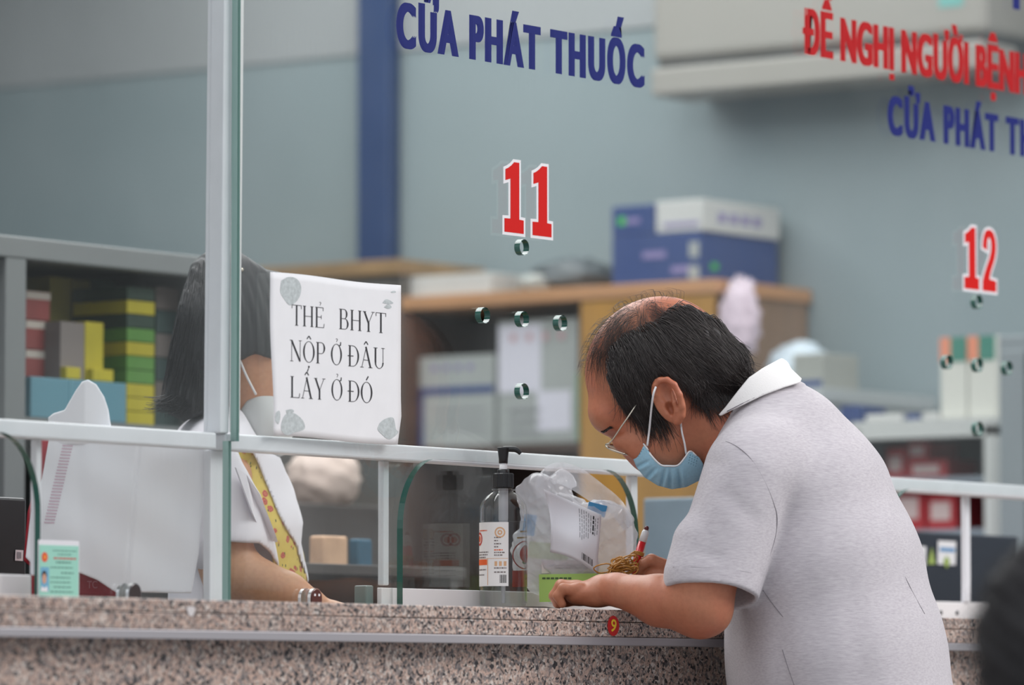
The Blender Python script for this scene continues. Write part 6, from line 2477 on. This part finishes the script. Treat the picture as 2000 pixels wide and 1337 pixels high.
mpv.inputs['Location'].default_value = (3.3, 1.7, 2.9)
mpv.inputs['Scale'].default_value = (1.6, 1.6, 0.8)
t.links.new(co.outputs['Object'], mpv.inputs[0])
t.links.new(mpv.outputs[0], v2.inputs['Vector'])
r2 = ramp(t, [(0.16, (0, 0, 0)), (0.19, (1, 1, 1))])
t.links.new(v2.outputs['Distance'], r2.inputs[0])
mx = t.nodes.new('ShaderNodeMixRGB')
t.links.new(r2.outputs[0], mx.inputs[0])
mx.inputs[1].default_value = (*lin((78, 84, 40)), 1)
t.links.new(r.outputs[0], mx.inputs[2])
t.links.new(mx.outputs[0], b.inputs['Base Color'])
torso.d = dress_d + 5
torso.add(poly_sdf([(440, 848), (496, 862), (520, 915), (556, 1000), (588, 1062), (614, 1150), (700, 1560), (560, 1560), (540, 1150), (526, 1052), (496, 965), (460, 900)], torso.lo, torso.lo + np.array(torso.n) * 4.4), 3, 'i', 900)
sculpt('dress', torso, FN, DR_, nurse)
lg = Vol((300, 1480, -220), (680, 2600, 220), 9)
for sg in (-1, 1):
    lg.add(rcone((470, 1500, 80 * sg), (470, 2100, 90 * sg), 100, 72), 20)
    lg.add(rcone((470, 2100, 90 * sg), (475, 2540, 95 * sg), 72, 50), 20)
    lg.add(rcone((475, 2545, 95 * sg), (560, 2570, 100 * sg), 46, 32), 20)
lgo = sculpt('trousers', lg, FN, TRS, nurse)
lgo.location.z -= min((lgo.matrix_basis @ v.co).z for v in lgo.data.vertices)

# ------------------------------------------------------------------ white paper bag over a red bag, left
FP = Frame(6.72)
wb = Vol((30, 725, -20), (450, 1175, 170), 3.0)
fold = lambda y: 272 - 0.09 * (y - 860)


def wedge(x, y, w):
    f = np.where(x < fold(y), 0.42 * (fold(y) - x), 0.10 * (x - fold(y)))
    f = f + 4 * np.sin(0.02 * x + 0.013 * y) + 2.0 * np.sin(0.045 * y - 0.03 * x) + 3 * np.exp(-((x - 150 - 0.1 * (y - 900)) / 16) ** 2)
    f = f + 5 * np.exp(-((x - fold(y)) / 3.5) ** 2)
    return np.maximum(f - w, w - 125)


wb.add((wedge, np.array([30, 725, -20.]), np.array([450, 1175, 170.])), 1, pad=300)
wb.add(poly_sdf([(50, 1088), (60, 1000), (82, 935), (98, 842), (230, 838), (330, 846), (404, 858), (398, 960), (388, 1080), (374, 1158), (226, 1156), (190, 1132), (150, 1116), (100, 1098), (66, 1104)], (30, 725, -20), (450, 1175, 170)), 2, 'i', 300)
wt = thing('paper_bag', Vector(FP.pt((230, 1158, 60))[0]), 'large folded white paper bag behind the glass at the left', 'bag')
sculpt('bag_body', wb, FP, mat('soft white bag', (0.90, 0.90, 0.93), 0.7), wt)
fl = Vol((80, 725, -20), (260, 870, 120), 2.2)
fl.add((lambda x, y, w: np.abs(w - 48 - 0.22 * np.abs(x - 165) - 0.0016 * (x - 200) ** 2) - 3.2, np.array([80, 725, -20.]), np.array([260, 870, 120.])), 1, pad=300)
fl.add(poly_sdf([(94, 815), (104, 807), (126, 800), (148, 762), (160, 745), (172, 741), (188, 750), (204, 775), (212, 800), (217, 832), (217, 868), (97, 866)], (80, 725, -20), (260, 870, 120)), 2, 'i', 300)
sculpt('flap', fl, FP, mat('soft white bag', (0.90, 0.90, 0.93), 0.7), wt)
PINK = mat('faint pink print', lin((214, 188, 200)), 0.7)
for k in range(26):
    yy = 868 + k * 6.0
    xx = 122 - (yy - 868) * 0.24
    V = []
    for dx, dy in ((0, 0), (20, 1), (20, 4), (0, 3)):
        w = wb.front(xx + dx, yy + dy) or 50
        V.append((xx + dx, yy + dy, w - 1.2))
    obj('print_line', [Vector(q) for q in FP.pt(np.array(V))], [(0, 1, 2, 3)], PINK, wt)
rb = Vol((30, 840, 60), (260, 1175, 190), 3.0)
rb.add((lambda x, y, w: np.maximum(132 - w - 6 * np.sin(0.05 * x), w - 165), np.array([30, 840, 60.]), np.array([260, 1175, 190.])), 1, pad=300)
rb.add(poly_sdf([(74, 858), (112, 850), (236, 1100), (236, 1164), (62, 1164), (60, 1106), (46, 1094), (54, 1000), (72, 930)], (30, 840, 60), (260, 1175, 190)), 2, 'i', 300)
rt_ = thing('red_bag', Vector(FP.pt((150, 1164, 145))[0]), 'dark red bag tucked behind and under the white paper bag', 'bag')
sculpt('bag_body', rb, FP, mat('dark red film', lin((168, 26, 44)), 0.5), rt_)
V2, Fc = text_data('TC', 0.0)
mx_ = max(v.x for v in V2)
obj('lettering', [Vector(FP.pt((170 + v.x / mx_ * 20, 1148 - v.y / CAPH * 14, 118))[0]) for v in V2], Fc, mat('faded white print', lin((205, 130, 140)), 0.6), rt_)

# ------------------------------------------------------------------ someone sitting close to the camera, lower right
FG = Frame(4.55)
gb_ = FG.pt((2140, 1300, 0))[0]
who = thing('person', (gb_[0], gb_[1], 0.0), 'person with black hair, only the blurred edge of the head at lower right', 'person')
ZL = lambda z: 668.5 + (0.0697 - (z - 0.878) / 4.55) * FOC * 1.0
hv2 = Vol((1880, 1050, -260), (2380, 2000, 260), 9)
hv2.add(ellip((2130, 1290, 0), (190, 225, 170)), 1)
hv2.add(rcone((2150, 1450, 0), (2160, 1640, 0), 100, 120), 30)
sculpt('body', hv2, FG, SKIN, who)
hh = Vol((1860, 1020, -280), (2400, 1600, 280), 6)
hh.add(ellip((2116, 1262, 0), (214, 240, 195)), 1)
hh.add(ellip((2150, 1440, 0), (205, 150, 180)), 30)
hh.apply(lambda d, x, y, w: d + 5 * np.sin(0.05 * x + 0.03 * w) * np.sin(0.06 * y) + 3 * np.sin(0.12 * y - 0.1 * x))
HBLK = hair_mat('dull black hair', (0.007, 0.006, 0.007), 0.7)
sculpt('hair', hh, FG, HBLK, who)
rng = np.random.RandomState(31)
pp = []
for i in range(700):
    u = rng.randn(3)
    u /= np.linalg.norm(u)
    p = np.array([2116, 1262, 0]) + u * np.array([212, 238, 194])
    P = []
    d = np.array([-0.4, 0.5, rng.randn() * 0.4]) + u * 0.35 + rng.randn(3) * 0.25
    for s in range(6):
        P.append(p.copy())
        p = p + d * 13
        d[1] += 0.15
    pp.append(np.array(P))
strands('hair_strands', FG, pp, 1.6, HBLK, who)
bd = Vol((1780, 1560, -560), (2560, 3300, 520), 20)
bd.add(rcone((2160, 1700, -200), (2160, 1700, 200), 170, 170), 20)
bd.add(rcone((2160, 1750, 0), (2180, 2500, 0), 230, 240, 1.4), 60)
for sg in (-1, 1):
    bd.add(rcone((2160, 2480, 130 * sg), (1960, 2480, 150 * sg), 150, 120), 60)
    bd.add(rcone((1960, 2480, 150 * sg), (1980, 3150, 150 * sg), 120, 80), 60)
bdo = sculpt('clothes', bd, FG, mat('black clothes', (0.015, 0.015, 0.017), 0.9), who)
bdo.location.z -= min(0, min((bdo.matrix_basis @ v.co).z for v in bdo.data.vertices))
